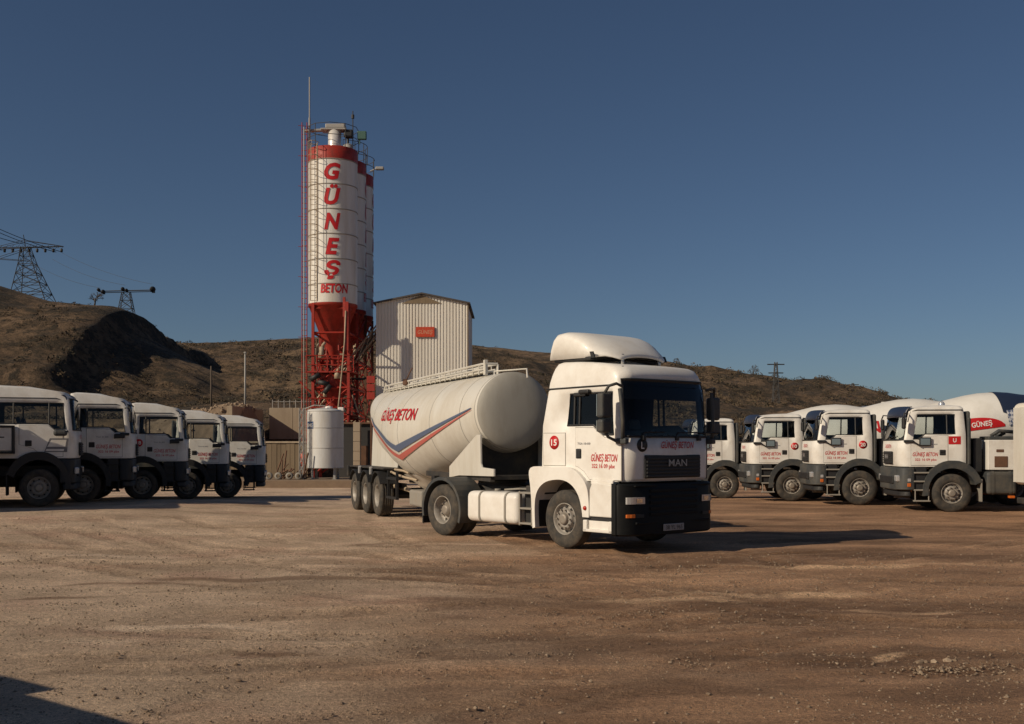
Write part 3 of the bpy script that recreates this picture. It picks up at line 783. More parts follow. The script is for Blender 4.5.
    for a in (.5, 2.6, 4.7): m_.bar(c, c + rot @ Vector((0, math.cos(a) * .22, math.sin(a) * .22)), .02)
    m_.build('steering_wheel', BLACK, root)
    return body

def grille(root, xg, zc, w, h, mat=BLACK, bars=5, name='grille'):
    m_ = MB(); m_.box(xg - .03, xg, -w / 2, w / 2, zc - h / 2, zc + h / 2, .02)
    for k in range(bars):
        z = zc - h / 2 + (k + .6) * h / bars * .92; m_.box(xg - .01, xg + .022, -w / 2 + .03, w / 2 - .03, z - .018, z + .018, .006)
    return m_.build(name, mat, root)

def stencil_door(root, s, hw, poly, xtext, zt):
    """door skin with its shut line, handle, lettering"""
    y = s * hw
    m_ = MB(); cx = sum(p[0] for p in poly) / len(poly); cz = sum(p[1] for p in poly) / len(poly)
    big = [(cx + (x - cx) * 1.016, cz + (z - cz) * 1.022) for x, z in poly]
    m_.prism(big, y - s * .005, y + s * .002, mi=1); m_.prism(poly, y - s * .004, y + s * .008, bev=.004)
    return m_

def door_marks(root, s, y, big=1., red=REDT, phone=True, xr=.42, z=1.60, model='TGA 18.430', xm=.3):
    # xr..: rear end of the lettering; reading direction depends on flank
    w = .68 * big; x0 = xr if s < 0 else xr + w
    decal('lettering', 'GÜNEŞ BETON', side(s, x0, z, y), red, root, .105 * big, .25, .012, w)
    x1 = xr + .06 if s < 0 else xr + w - .06
    decal('phone_number', '322 16 09 pbx', side(s, x1, z - .115 * big - .01, y), red, root, .062 * big, .0, .012, w - .1)
    x2 = xm if s < 0 else xm + .36
    decal('model_lettering', model, side(s, x2, 1.86, y), GREYT, root, .035, .0, .004, .34)

# ---------------------------------------------------------------- ready-mix truck (origin on the ground under the front axle, nose to +X)
ZC = 1.22
def make_mixer(name='mixer_truck', sleeper=False, body='drum'):
    root = empty(name, (0, 0, 0)); wx = .50 if sleeper else 0.
    LOW = DPLAST if body == 'drum' else BLACK  # left-row lower parts go black: their shade is put into the colour
    hw = 1.12; xr = -.42 if not sleeper else -1.3
    wr = -.10 if not sleeper else -.62
    P = dict(rc=.26, bulge=.05, zb=2.16, zb2=2.02, zws=2.0, x1=.72, x2=.88, wr=wr, wf=1.04, wb=3, wt=4, ws=5,
        st=sorted({-.25 if not sleeper else -1.0, wr, .05, .35, .72, .80, .88, 1.04}), bars=(.12,) if not sleeper else (-.12, .74), band=.10, wglass=GLASSD, seatdx=-.05,
        levels=[dict(z=1.26, hw=hw, xr=xr, xf=1.36), dict(z=1.34, hw=hw, xr=xr, xf=1.385), dict(z=1.75, hw=hw, xr=xr, xf=1.385),
                dict(z=2.1, hw=hw, xr=xr + .01, xf=1.37), dict(z=2.70, hw=hw - .05, xr=xr + .05, xf=1.24), dict(z=2.80, hw=hw - .065, xr=xr + .06, xf=1.20),
                dict(z=2.885, hw=hw - .08, xr=xr + .07, xf=1.17, drop=.03), dict(z=2.94, hw=hw - .14, xr=xr + .13, xf=1.08, drop=.05), dict(z=2.975, hw=hw - .34, xr=xr + .32, xf=.88, drop=.05)])
    if body != 'drum':
        P['rc'] = .18; P['wf'] = 1.12; P['st'][-1] = 1.12
        for l, x in zip(P['levels'][3:6], (1.385, 1.31, 1.29)): l['xf'] = x
        P['wf'] = 1.16; P['st'][-1] = 1.16
    if body != 'drum':       # the left-hand trucks have the taller roof that falls towards the front
        for l, z, d in zip(P['levels'][5:], (2.84, 3.03, 3.13, 3.17), (.03, .12, .16, .17)): l['z'] = z; l['drop'] = d * .8
        P['levels'][7]['xr'] -= .06; P['levels'][7]['hw'] += .04; P['levels'][8]['xr'] -= .12; P['levels'][8]['hw'] += .08
    cab_shell(root, P, WHITE2)
    m_ = MB()   # dark rain gutter over the door and roof seam
    for s in (-1, 1): m_.tube([(xr + .1, s * (hw - .062), 2.83), (.9, s * (hw - .062), 2.83), (1.08, s * (hw - .08), 2.78), (1.16, s * (hw - .06), 2.5)], .014, 6)
    m_.build('roof_gutter', BLACK, root)
    # dark rear edge moulding and air intake duct behind the cab
    m_ = MB(); m_.box(xr - .11, xr - .01, -hw + .03, hw - .03, 1.30, 2.62, .04); m_.box(xr - .11, xr - .01, -hw + .10, hw - .10, 2.55, 2.80, .05)
    m_.build('cab_rear_moulding', DPLAST, root)
    # visor
    VP, VZ = (.18, 2.64) if body == 'drum' else (.14, 2.76)
    rows = []
    for k in range(8):
        f = k / 7 * math.pi / 2; rows.append([(1.20 + VP * math.sin(f) - .16 * (abs(y) / 1.06) ** 3, y, VZ + (2.95 - VZ) * math.cos(f) - .02 * y * y) for y in [-1.06, -1.0, -.9, -.6, -.2, .2, .6, .9, 1.0, 1.06]])
    o = MB().grid(rows).build('sun_visor', NAVY, root, smooth=True); md = o.modifiers.new('t', 'SOLIDIFY'); md.thickness = .02
    # bumper and lower front
    def shell(name, mat, xr_, xf_, h_, z0, z1, rc=.25):
        m_ = MB(); lvl = [(z0, -.03), (z0 + .03, 0), (z1 - .03, 0), (z1, -.02)]
        rs_ = [[(x, y, z) for x, y in full(outline(xr_, xf_ + d, h_ + d, rc, .06))] for z, d in lvl]
        V = [[m_.bm.verts.new(p) for p in r] for r in rs_]; n = len(V[0])
        for j in range(3):
            for i in range(n): m_.bm.faces.new((V[j][i], V[j][(i + 1) % n], V[j + 1][(i + 1) % n], V[j + 1][i]))
        m_.bm.faces.new(V[0][::-1]); m_.bm.faces.new(V[-1])
        return m_.build(name, mat, root, smooth=True)
    bp = shell('bumper', LOW, .98, 1.44 if body == 'drum' else 1.37, 1.20 if body == 'drum' else 1.15, .60, 1.235, .25 if body == 'drum' else .16)
    shell('lower_valance', BLACK, 1.05, 1.36, 1.12, .42, .59)
    grille(root, 1.465, 1.50, 1.05, .36)
    decal('badge', 'MAN', lambda u, v: (1.497, -.2 + u, 1.47 + v), SILVT, root, .13, 0, .02, .40)
    decal('front_lettering', 'GÜNEŞ BETON', lambda u, v: (1.452, -.35 + u, 1.78 + v), REDT, root, .10, .2, .012, .7)
    xg_ = 1.46 if body == 'drum' else 1.39; m_ = MB(); m_.box(xg_, xg_ + .06, -.8, .8, .78, .98, .02); m_.build('air_intake', BLACK, bp)
    for s in (-1, 1):
        m_ = MB(); m_.box(1.36, 1.475, s * .97 - .14, s * .97 + .14, .84, 1.02, .03, rot=None); m_.build('headlight', LAMPC, root)
        if body == 'drum':
            m_ = MB(); m_.box(1.10, 1.20, s * 1.175, s * 1.215, .70, .80, .012); m_.build('indicator_lamp', LAMPO, root)
            m_ = MB(); m_.box(1.10, 1.19, s * 1.175, s * 1.213, .84, .93, .012); m_.build('corner_lamp', LAMPC, root)
        # door
        d = stencil_door(root, s, hw, [(.10, 1.30), (.62, 1.30), (1.08, 1.30), (1.08, 1.96), (.90, 1.98), (.74, 2.10), (.10, 2.12)] if not sleeper else [(.02, 1.62), (.35, 1.52), (.62, 1.30), (1.08, 1.30), (1.08, 1.96), (.90, 1.98), (.74, 2.10), (.02, 2.12)], .3, 1.6)
        d = d.build('door', [WHITE2, BLACK], root)
        xh = .24; m_ = MB(); m_.box(xh - .085, xh + .085, s * (hw - .01), s * (hw + .018), 1.57, 1.73, .02); m_.box(xh - .05, xh + .07, s * (hw + .01), s * (hw + .036), 1.66, 1.70, .01); m_.build('door_handle', BLACK, d)
        if not sleeper: door_marks(d, s, hw + .012, 1., xr=.36, z=1.55, model='TGA 41.400', xm=.36)
        # fender arch, steps, mudflap
        ang = [R(a) for a in range(-8, 163, 10)]
        inn = [(wx + math.cos(a) * .64, .56 + math.sin(a) * .66) for a in ang]; out = [(wx + math.cos(a) * .80 - .02, .58 + math.sin(a) * .86 if math.sin(a) > .2 else .56 + math.sin(a) * .80) for a in ang]
        out = [(x, min(z, 1.43)) for x, z in out]
        m_ = MB(); m_.strip(inn, out, s * .72, s * 1.20); m_.build('fender', LOW, root)
        m_ = MB(); m_.box(wx - .80, wx - .76, s * .80, s * 1.185, .30, .92, .008); m_.build('mudflap', GREYF if body == 'drum' else BLACK, root)
        if sleeper:
            wheel(root, wx, s, 1.19, .53 if body == 'drum' else .49, .31, 'steer')
            m_ = MB(); m_.tube([(1.20, s * 1.12, 1.97), (1.05, s * 1.26, 1.90)], .03, 6); m_.box(.86, 1.20, s * 1.20, s * 1.34, 1.84, 2.0, .06); m_.build('mirror', DPLAST, root)
            continue
        m_ = MB(); m_.box(.66, .98, s * .86, s * 1.12, .58, 1.25, .02)
        m_.build('step_well', BLACK, root)
        m_ = MB()
        for z in (1.10, .86, .62): m_.box(.60, 1.02, s * 1.0, s * 1.19, z - .03, z + .012, .01)
        m_.bar((.62, s * 1.17, .60), (.62, s * 1.17, .32), .03); m_.bar((.98, s * 1.17, .60), (.98, s * 1.17, .32), .03); m_.box(.58, 1.02, s * 1.05, s * 1.2, .29, .33, .01)
        m_.build('steps', GREYF if body == 'drum' else LOW, root)
        # folded mirror
        m_ = MB(); m_.tube([(1.20, s * 1.12, 1.97), (1.05, s * 1.20, 1.96), (.86, s * 1.20, 1.84)], .022, 6); m_.box(1.02, 1.28, s * 1.10, s * 1.17, 1.92, 2.0, .02)
        (m_.box(.56, .88, s * 1.165, s * 1.20, 1.83, 2.07, .015) if body == 'drum' else m_.box(.86, 1.16, s * 1.2, s * 1.3, 1.84, 1.97, .03)); mi_ = m_.build('mirror', BLACK, root)
        m_ = MB()
        if body == 'drum':  m_.box(.59, .85, s * 1.197, s * 1.207, 1.86, 2.04, .003); m_.build('mirror_glass', MIRR, mi_)
        m_ = MB(); m_.tube([(1.16, s * 1.10, 2.72), (1.30, s * 1.30, 2.74), (1.34, s * 1.34, 2.62)], .02, 6); m_.box(1.27, 1.37, s * 1.22, s * 1.38, 2.3, 2.62, .04); m_.build('main_mirror', BLACK, root)
        wheel(root, wx, s, 1.19, .53 if body == 'drum' else .49, .31, 'steer')
    m_ = MB()
    for y in (-.45, .0, .4): m_.tube([(1.42, y, 2.0), (1.41, y + .25, 2.06), (1.40, y + .55, 2.10)], .012, 5)
    m_.build('wipers', BLACK, root)
    # chassis and rear running gear
    m_ = MB()
    for s in (-1, 1): m_.box(-6.6 if body == 'drum' else -4.6, 1.2, s * .43 - .04, s * .43 + .04, .78, 1.05, .01)
    for x in (-.9, -2.2, -3.3, -4.7): m_.box(x - .08, x + .08, -.42, .42, .8, 1.0)
    m_.build('chassis', CHASSIS, root)
    for s in (-1, 1):
        for x in (-3.2, -4.55):
            if body != 'drum' and x < -4: continue
            wheel(root, x, s, 1.22, .53, .30, 'drive', dual=True)
        m_ = MB(); m_.box(-1.72, -.92, s * .55, s * 1.16, .50, 1.13, .09, seg=3)
        for x in (-1.55, -1.1): strap(m_, x, s, .55, 1.16, .50, 1.13, .09)
        m_.build('fuel_tank', LOW, root)
        m_ = MB(); m_.box(-1.66, -1.50, s * 1.05, s * 1.18, .40, .47, .015); m_.build('marker_lamp', LAMPO, root)
    if body == 'none':  # low hidden bed, added to shade the ground under the left-row trucks
        m_ = MB(); m_.box(-6.3, -.75, -1.2, 1.2, 1.12, 1.22, .01)
        for s in (-1, 1): m_.box(-6.3, -.75, s * 1.2, s * 1.16, 1.22, 1.95, .01)
        m_.box(-.80, -.75, -1.16, 1.16, 1.22, 1.95, .01); m_.box(-6.3, -6.25, -1.16, 1.16, 1.22, 1.95, .01)
        for s in (-1, 1): m_.box(-2.6, -.9, s * 1.0, s * 1.12, .45, 1.1, .02)
        m_.build('shade_cargo_body', DPLAST, root)
    if body == 'drum':
        # white cabinet with openings behind the cab
        for s in (-1, 1):
            m_ = MB(); m_.box(-1.72, -.98, s * .55, s * 1.06, 1.17, 2.0, .02); cb = m_.build('machine_cabinet', WHITE2, root)
            m_ = MB(); m_.box(-1.50, -1.15, s * 1.055, s * 1.075, 1.25, 1.55, .01, mi=0); m_.box(-1.40, -1.2, s * 1.055, s * 1.07, 1.66, 1.74, .01); m_.build('cabinet_opening', RUSTY, cb)
        m_ = MB(); m_.box(-.86, -.62, -.95, .95, 1.1, 2.05, .04); m_.box(-1.5, -.9, -.45, .45, 1.1, 1.75, .03); m_.build('cooler_frame', BLACK, root)
        o = DR_O; ax = DR_AX
        mb = MB(); n = 56
        prof = DR_P
        mb.lathe([(d, r) for d, r in prof], o, ax, n)
        mb.build('drum', DRUMW, root, recalc=True)
        m_ = MB(); m_.lathe([(4.5, .70), (4.5, .80), (4.64, .78), (4.64, .65)], o, ax, 40); m_.build('drum_ring', STEEL, root)
        m_ = MB(); m_.prism([(-5.1, 1.0), (-6.0, 1.0), (-5.7, 2.0), (-5.3, 2.0)], -.6, .6); m_.build('drum_pedestal', DRUMW, root)
        m_ = MB(); m_.lathe([(0, .25), (.1, .28), (.75, .52), (.8, .54)], (-6.5, 0, 2.75), (-.1, 0, 1), 20); m_.build('feed_hopper', DRUMW, root)
        m_ = MB(); rows = []
        for k in range(6):
            f = k / 5; rows.append([(-6.4 - 1.1 * f, math.sin(a) * .26, 1.95 - .9 * f - math.cos(a) * .24) for a in [R(q) for q in range(-80, 81, 20)]])
        m_.grid(rows); c_ = m_.build('chute', DRUMW, root); md = c_.modifiers.new('t', 'SOLIDIFY'); md.thickness = .02
        for s in (-1, 1):
            m_ = MB(); m_.box(-5.3, -2.5, s * .70, s * 1.22, 1.13, 1.17, .01); m_.box(-2.53, -2.48, s * .7, s * 1.22, .7, 1.17, .01); m_.box(-5.33, -5.28, s * .7, s * 1.22, .5, 1.17, .01); m_.build('rear_fender', BLACK, root)
    return root
GREYF = pmat('pale_dusty_plastic', (.26, .245, .215), .8, dirt=.6, dcol=(.26, .21, .16), scale=5)
DR_O = Vector((-1.0, 0, 2.03)); DR_T = R(8); DR_AX = Vector((-math.cos(DR_T), 0, math.sin(DR_T)))
DR_P = [(0, 0), (0, .35), (.04, .50), (.5, .68), (1.4, .885), (2.1, .97), (2.6, 1.02), (3.0, 1.035), (3.5, 1.0), (3.9, .92), (4.3, .80), (5.6, .5), (5.65, .5), (5.65, .42), (5.5, .4)]
def drum_pt(s, d, phi, off=.012):
    """point on the drum: d along the axis, phi = angle above the horizontal on flank s"""
    r = lerp_tab(DR_P[1:13], d) + off
    up = Vector((math.sin(DR_T), 0, math.cos(DR_T)))
    return DR_O + DR_AX * d + r * (math.cos(phi) * Vector((0, s, 0)) + math.sin(phi) * up)
def drum_patch(name, root, s, d0, d1, p0, p1, mat, nd=10, npp=10, shape=None):
    rows = []
    for i in range(nd + 1):
        f = i / nd; a, c = (p0, p1) if shape is None else shape(f)
        rows.append([drum_pt(s, d0 + (d1 - d0) * f, a + (c - a) * k / npp) for k in range(npp + 1)])
    return MB().grid(rows).build(name, mat, root)
def drum_text(name, body, root, s, d0, phi0, h, width, mat, shear=0, off=.014):
    sg = 1 if s > 0 else -1
    def fn(u, v):
        d = d0 + u if s > 0 else d0 + width - u
        return drum_pt(s, d, phi0 + v / 1.12, off)
    return decal(name, body, fn, mat, root, h, shear, .02, width, cell=.12)

def roundel(root, s, x, z, y, txt, r=.125, square=False):
    if square:
        m_ = MB(); m_.box(x - .16, x + .16, s * (y - .004), s * (y + .004), z - .11, z + .11, 0); q = m_.build('number_badge', REDT, root)
    else:
        m_ = MB(); m_.lathe([(-.004, 0), (-.004, r), (.004, r), (.004, 0)], (x, s * y, z), (0, s, 0), 28); q = m_.build('number_badge', REDT, root)
    w = .15 if len(txt) > 1 else .09
    decal('badge_number', txt, side(s, x - (w / 2 if s < 0 else -w / 2), z - .055, y + .008), WHT, q, .11, 0, .02, w)
    return q

def place(o, x, y, hd, near_y=0):
    o.location = (x, y, 0); o.rotation_euler = (0, 0, hd)
# right-hand row: noses to the left; px of near front wheel, distance of the near flank
RIGHT = [
 (952.6, 30.0, 6.5, .01, 'white mixer truck with red square badge on its cab, nearest truck of the right row', 'sq'),
 (860.3, 33.5, 5.5, -.02, "white mixer truck with red circle 20 badge and navy checkered patch on its drum", '20'),
 (792.3, 36.8, 3.5, -.09, 'white mixer truck with red circle 10 badge and red letters NI on its drum', '10'),
 (725.0, 40.0, 2., -.21, 'white mixer truck half hidden behind the semi truck cab, without a number badge', None)]
LEFT = [
 (82.5, 32.3, 17., 'white parked truck just right of the sleeper cab truck, no number badge', None),
 (141.7, 35.2, 15.5, 'white parked truck with red circle number 18 behind its door', '18'),
 (187.0, 38.3, 14., 'white parked truck with tan boards seen through its side window', None),
 (227.0, 41.4, 12.5, 'white parked truck beside the board fence, right end of the left row', None)]
proto = make_mixer()
protoL = make_mixer('parked_truck', body='none')
trucks = []
def put(o, px, Yn, hd, zg, s):
    """front wheel face of flank s at pixel column px and distance Yn"""
    X = hx(px, Yn); l = Vector((-math.sin(hd), math.cos(hd))) * (s * 1.19)
    o.location = (X - l.x, Yn - l.y, zg); o.rotation_euler = (0, 0, hd)
for i, (px, Yn, a, zg, lab, num) in enumerate(RIGHT):
    o = proto if i == 0 else copy_tree(proto); o['_n'] = i
    trucks.append((o, px, Yn, R(180 - a), zg, 1, lab, num, 'mixer trucks parked in the right-hand row'))
for i, (px, Yn, a, lab, num) in enumerate(LEFT):
    o = protoL if i == 0 else copy_tree(protoL)
    trucks.append((o, px, Yn, R(a), None, -1, lab, num, 'white trucks parked in the left-hand row'))
for o, px, Yn, hd, zg, s, lab, num, grp in trucks:
    if '_n' in o: del o['_n']
    zg = ground_z(hx(px, Yn), Yn + .6) + .01
    put(o, px, Yn, hd, zg, s)
    tag(o, lab, 'mixer truck' if s > 0 else 'truck', grp)
    if px == 82.5: o.scale = (1.02, 1.02, 1.03)
    if num == 'sq': roundel(o, s, -.08, 1.99, 1.124, 'U', square=True)
    elif num: roundel(o, s, -.10, 1.86, 1.124, num)
T1, T2, T3, T4 = [q[0] for q in trucks[:4]]
S0 = copy_tree(protoL); S0.location = (-15.3, 27.4, .16); S0.rotation_euler = (0, 0, R(14))
tag(S0, 'white parked truck outside the left edge, seen only by its shadow on the ground', 'truck', 'white trucks parked in the left-hand row')
# drum lettering and patches that differ from truck to truck
drum_text('drum_lettering', 'NI', T3, 1, 1.66, .03, .46, .50, REDT)
drum_text('drum_lettering', 'N', T4, 1, 1.85, -.30, .46, .42, REDT)
drum_patch('navy_patch', T2, 1, 3.40, 5.4, .30, 2.0, NAVY, 16, 16, lambda f: (.05 + .30 * (1 - f) ** 4, 2.2))
m, t, b = _mat('checker_patch'); tc = t.nodes.new('ShaderNodeTexCoord'); mp = t.nodes.new('ShaderNodeMapping'); mp.inputs['Rotation'].default_value = (0, R(45), 0); t.links.new(tc.outputs['Object'], mp.inputs[0])
ck = t.nodes.new('ShaderNodeTexChecker'); ck.inputs['Scale'].default_value = 11; ck.inputs[1].default_value = (.6, .6, .62, 1); ck.inputs[2].default_value = (.10, .13, .22, 1); t.links.new(mp.outputs[0], ck.inputs[0]); t.links.new(ck.outputs[0], b.inputs['Base Color'])
q = MB(); rows = [[drum_pt(1, 3.50 + .95 * i / 12, -.08 + .48 * k / 8, .024) for k in range(9)] for i in range(13)]; q.grid(rows).build('checkered_patch', m, T2)
q = drum_patch('red_patch', T2, 1, 2.30, 3.38, .2, .5, REDT, 12, 6, lambda f: (-.08, .36 * math.sqrt(max(.02, 1 - f * f)) - .06))
drum_text('patch_lettering', 'GÜNEŞ', T2, 1, 2.40, .01, .16, .60, WHT, off=.02)
for ch in KIDS(T1):
    if ch.name.startswith('drum') and not ch.name.startswith('drum_pedestal'): ch.location = (-1.5, 0, .1)
m_ = MB(); m_.box(-1.75, -1.0, .2, 1.0, 2.0, 2.10, .03); m_.tube([(-1.1, .9, 2.1), (-1.3, .95, 2.25), (-1.7, .9, 2.22)], .05, 8); m_.tube([(-1.3, .7, 2.1), (-1.5, .8, 2.22)], .07, 8); m_.build('hydraulic_motor', DPLAST, T1)
bc = MB(); bc.lathe([(0, .09), (.05, .09), (.10, .06), (.13, 0)], (.05, .3, 2.98), (0, 0, 1), 14); bc.build('beacon', LAMPC, T1)

# ---------------------------------------------------------------- sleeper-cab truck at the left edge
S = make_mixer('sleeper_cab_truck', sleeper=True, body='box')
put(S, 18.0, 29.6, R(18), .16, -1); S.scale = (1.04, 1.04, 1.05)
tag(S, 'white sleeper cab truck with black-framed side locker, cut off by the left edge', 'truck')
m_ = MB(); m_.box(-3.2, -.14, -1.26, -1.14, 1.46, 2.06, .02); lk = m_.build('side_locker', WHITE2, S)
m_ = MB(); m_.box(-3.22, -.08, -1.29, -1.13, 2.05, 2.11, .006); m_.box(-.14, -.08, -1.29, -1.13, 1.40, 2.06, .006); m_.box(-3.22, -.08, -1.29, -1.13, 1.38, 1.43, .006)
m_.box(-3.2, -.32, -1.275, -1.255, 1.79, 1.82, .004); m_.build('locker_frame', BLACK, lk)
m_ = MB(); m_.box(-6.6, -1.45, -1.15, 1.15, 1.12, 1.22, .02); m_.box(-6.6, -4.2, -1.1, 1.1, 1.22, 2.2, .03); m_.build('flat_bed', DPLAST, S)
m_ = MB(); m_.prism([(.62, 1.42), (1.18, 1.42), (1.22, 1.78), (.76, 1.78)], -1.132, -1.136); st = m_.build('door_sticker', GREYT, S)
m_ = MB(); m_.prism([(.70, 1.56), (1.14, 1.56), (1.17, 1.74), (.80, 1.74)], -1.137, -1.139); m_.prism([(.66, 1.45), (1.1, 1.45), (1.11, 1.50), (.68, 1.50)], -1.137, -1.139); m_.build('sticker_stripe', WHITE2, st)

# ================================================================ THE SEMI TRUCK
semi = empty('semi_truck', (1.83, 20.25, 0), math.atan2(-math.cos(R(40.3)), math.sin(R(40.3))),
    'white semi truck with cement tank trailer in mid yard, number 15 on its cab', 'semi truck')
hw = 1.12
P = dict(rc=.24, bulge=.07, zb=2.19, zb2=2.02, zws=1.99, x1=.69, x2=.95, wr=.02, wf=1.20, wb=3, wt=4, ws=6,
    st=[-.5, .02, .24, .69, .78, .86, .95, 1.17, 1.20], bars=(.20, .33), band=.34, wglass=GLASSD, seal=.022,
    levels=[dict(z=1.215, hw=hw, xr=-.72, xf=1.42), dict(z=1.26, hw=hw, xr=-.72, xf=1.46), dict(z=1.7, hw=hw, xr=-.71, xf=1.47),
            dict(z=2.12, hw=hw, xr=-.69, xf=1.45), dict(z=2.75, hw=hw - .02, xr=-.57, xf=1.40), dict(z=2.855, hw=hw - .025, xr=-.55, xf=1.385),
            dict(z=2.97, hw=hw - .03, xr=-.53, xf=1.36, crown=.0), dict(z=3.12, hw=hw - .045, xr=-.48, xf=1.31, drop=.02, crown=.01), dict(z=3.25, hw=hw - .07, xr=-.43, xf=1.24, drop=.05, crown=.02),
            dict(z=3.335, hw=hw - .11, xr=-.38, xf=1.14, drop=.09, crown=.02), dict(z=3.365, hw=hw - .17, xr=-.32, xf=1.04, drop=.10, crown=.02), dict(z=3.38, hw=hw - .42, xr=-.10, xf=.8, drop=.10, crown=.03)])
cab_shell(semi, P, WHITE)
m_ = MB()
for s in (-1, 1):
    m_.tube([(-.54, s * 1.098, 2.86), (.4, s * 1.098, 2.87), (1.14, s * 1.098, 2.875)], .016, 6)
m_.build('roof_seam', BLACK, semi)
# roof spoiler: arched shell, open to the front
rows = []
for x, top, w, ex, bt_ in ((-.47, 3.48, .97, .16, 3.40), (-.43, 3.66, .975, .17, 3.40), (-.37, 3.82, .975, .18, 3.40), (-.29, 3.895, .97, .19, 3.40), (-.10, 3.915, .965, .22, 3.40), (.10, 3.90, .96, .27, 3.40), (.30, 3.87, .955, .34, 3.40),
        (.50, 3.82, .94, .45, 3.40), (.68, 3.76, .90, .60, 3.40), (.82, 3.70, .84, .78, 3.41), (.95, 3.63, .77, .92, 3.42), (1.06, 3.56, .69, 1., 3.40), (1.15, 3.49, .60, 1., 3.37), (1.20, 3.43, .52, 1., 3.35)):
    row = []; x = -.60 + (x + .47) * .86
    for k in range(29):
        a = math.pi * k / 28; cx, sz = math.cos(a), math.sin(a)
        row.append((x, -w * math.copysign(abs(cx) ** ex, cx), bt_ + (top - bt_) * abs(sz) ** max(.22, ex)))
    rows.append(row)
o = MB().grid(rows).build('roof_spoiler', WHITE, semi, smooth=True); md = o.modifiers.new('t', 'SOLIDIFY'); md.thickness = .03; md.offset = -1
m_ = MB(); m_.box(-.54, .42, -.93, .93, 3.355, 3.42, .02)
for s in (-1, 1): m_.prism([(.46, 3.39), (.55, 3.39), (.50, 3.50), (.42, 3.50)], s * .90 - .03, s * .955)
m_.build('spoiler_base', BLACK, o)
for s in (-.48, .48):
    m_ = MB(); m_.tube([(.78, s, 3.22), (.76, s, 3.46)], .03, 8); m_.build('spoiler_strut', STEEL, o)
m_ = MB()
for s in (-.9, .9): m_.lathe([(0, .04), (.06, .035), (.08, 0)], (1.16, s, 3.14 - .0), (.6, 0, 1), 10)
m_.build('roof_marker', BLACK, semi)
def sshell(name, mat, xr_, xf_, h_, z0, z1, rc=.25, bulge=.07):
    m_ = MB(); lvl = [(z0, -.03), (z0 + .03, 0), (z1 - .03, 0), (z1, -.02)]
    rs_ = [[(x, y, z) for x, y in full(outline(xr_, xf_ + d, h_ + d, rc, bulge))] for z, d in lvl]
    V = [[m_.bm.verts.new(p) for p in r] for r in rs_]; n = len(V[0])
    for j in range(3):
        for i in range(n): m_.bm.faces.new((V[j][i], V[j][(i + 1) % n], V[j + 1][(i + 1) % n], V[j + 1][i]))
    m_.bm.faces.new(V[0][::-1]); m_.bm.faces.new(V[-1])
    return m_.build(name, mat, semi, smooth=True)
BUMP = pmat('black_bumper_plastic', (.007, .008, .009), .5, dirt=.3, dcol=(.025, .021, .017), scale=4); BUMP.node_tree.nodes['Principled BSDF'].inputs['Specular IOR Level'].default_value = .15
bp = sshell('bumper', BUMP, 1.22, 1.50, 1.22, .29, 1.185, .28)
m_ = MB()
for z in (.66, .76, .86, .96, 1.06): m_.box(1.52, 1.575, -.62, .62, z - .028, z + .028, .01)
m_.box(1.52, 1.565, -.55, .55, .30, .34, .01); m_.box(1.50, 1.56, -.95, .95, .49, .53, .01); m_.box(1.50, 1.56, -.98, .98, 1.13, 1.155, .006); m_.build('bumper_slats', BUMP, bp)
grille(semi, 1.545, 1.47, 1.45, .40, bars=6)
decal('badge', 'MAN', lambda u, v: (1.577, -.16 + u, 1.475 + v), SILVT, semi, .12, 0, .01, .48)
decal('front_lettering', 'GÜNEŞ BETON', lambda u, v: (1.546 + .012 * 0 , -.32 + u, 1.79 + v), pmat('dark_red_lettering', (.40, .012, .014), .5), semi, .115, .22, .014, .86)
m_ = MB(); m_.lathe([(0, 0), (0, .115), (.012, .115), (.012, 0)], (1.50, -.76, 1.84), (1, -.12, 0), 24); lc = m_.build('round_sign', BLACK, semi)
decal('sign_letter', 'L', lambda u, v: (1.522 + .1 * (u - .04), -.795 + u, 1.78 + v), WHT, lc, .12, 0, .01, .07)
m_ = MB(); m_.box(1.568, 1.588, -.30, .23, .355, .475, .008); pt = m_.build('number_plate', PLATE, semi)
decal('plate_number', '38 YL 965', lambda u, v: (1.592, -.25 + u, .38 + v), BLACKT, pt, .07, 0, .006, .43)
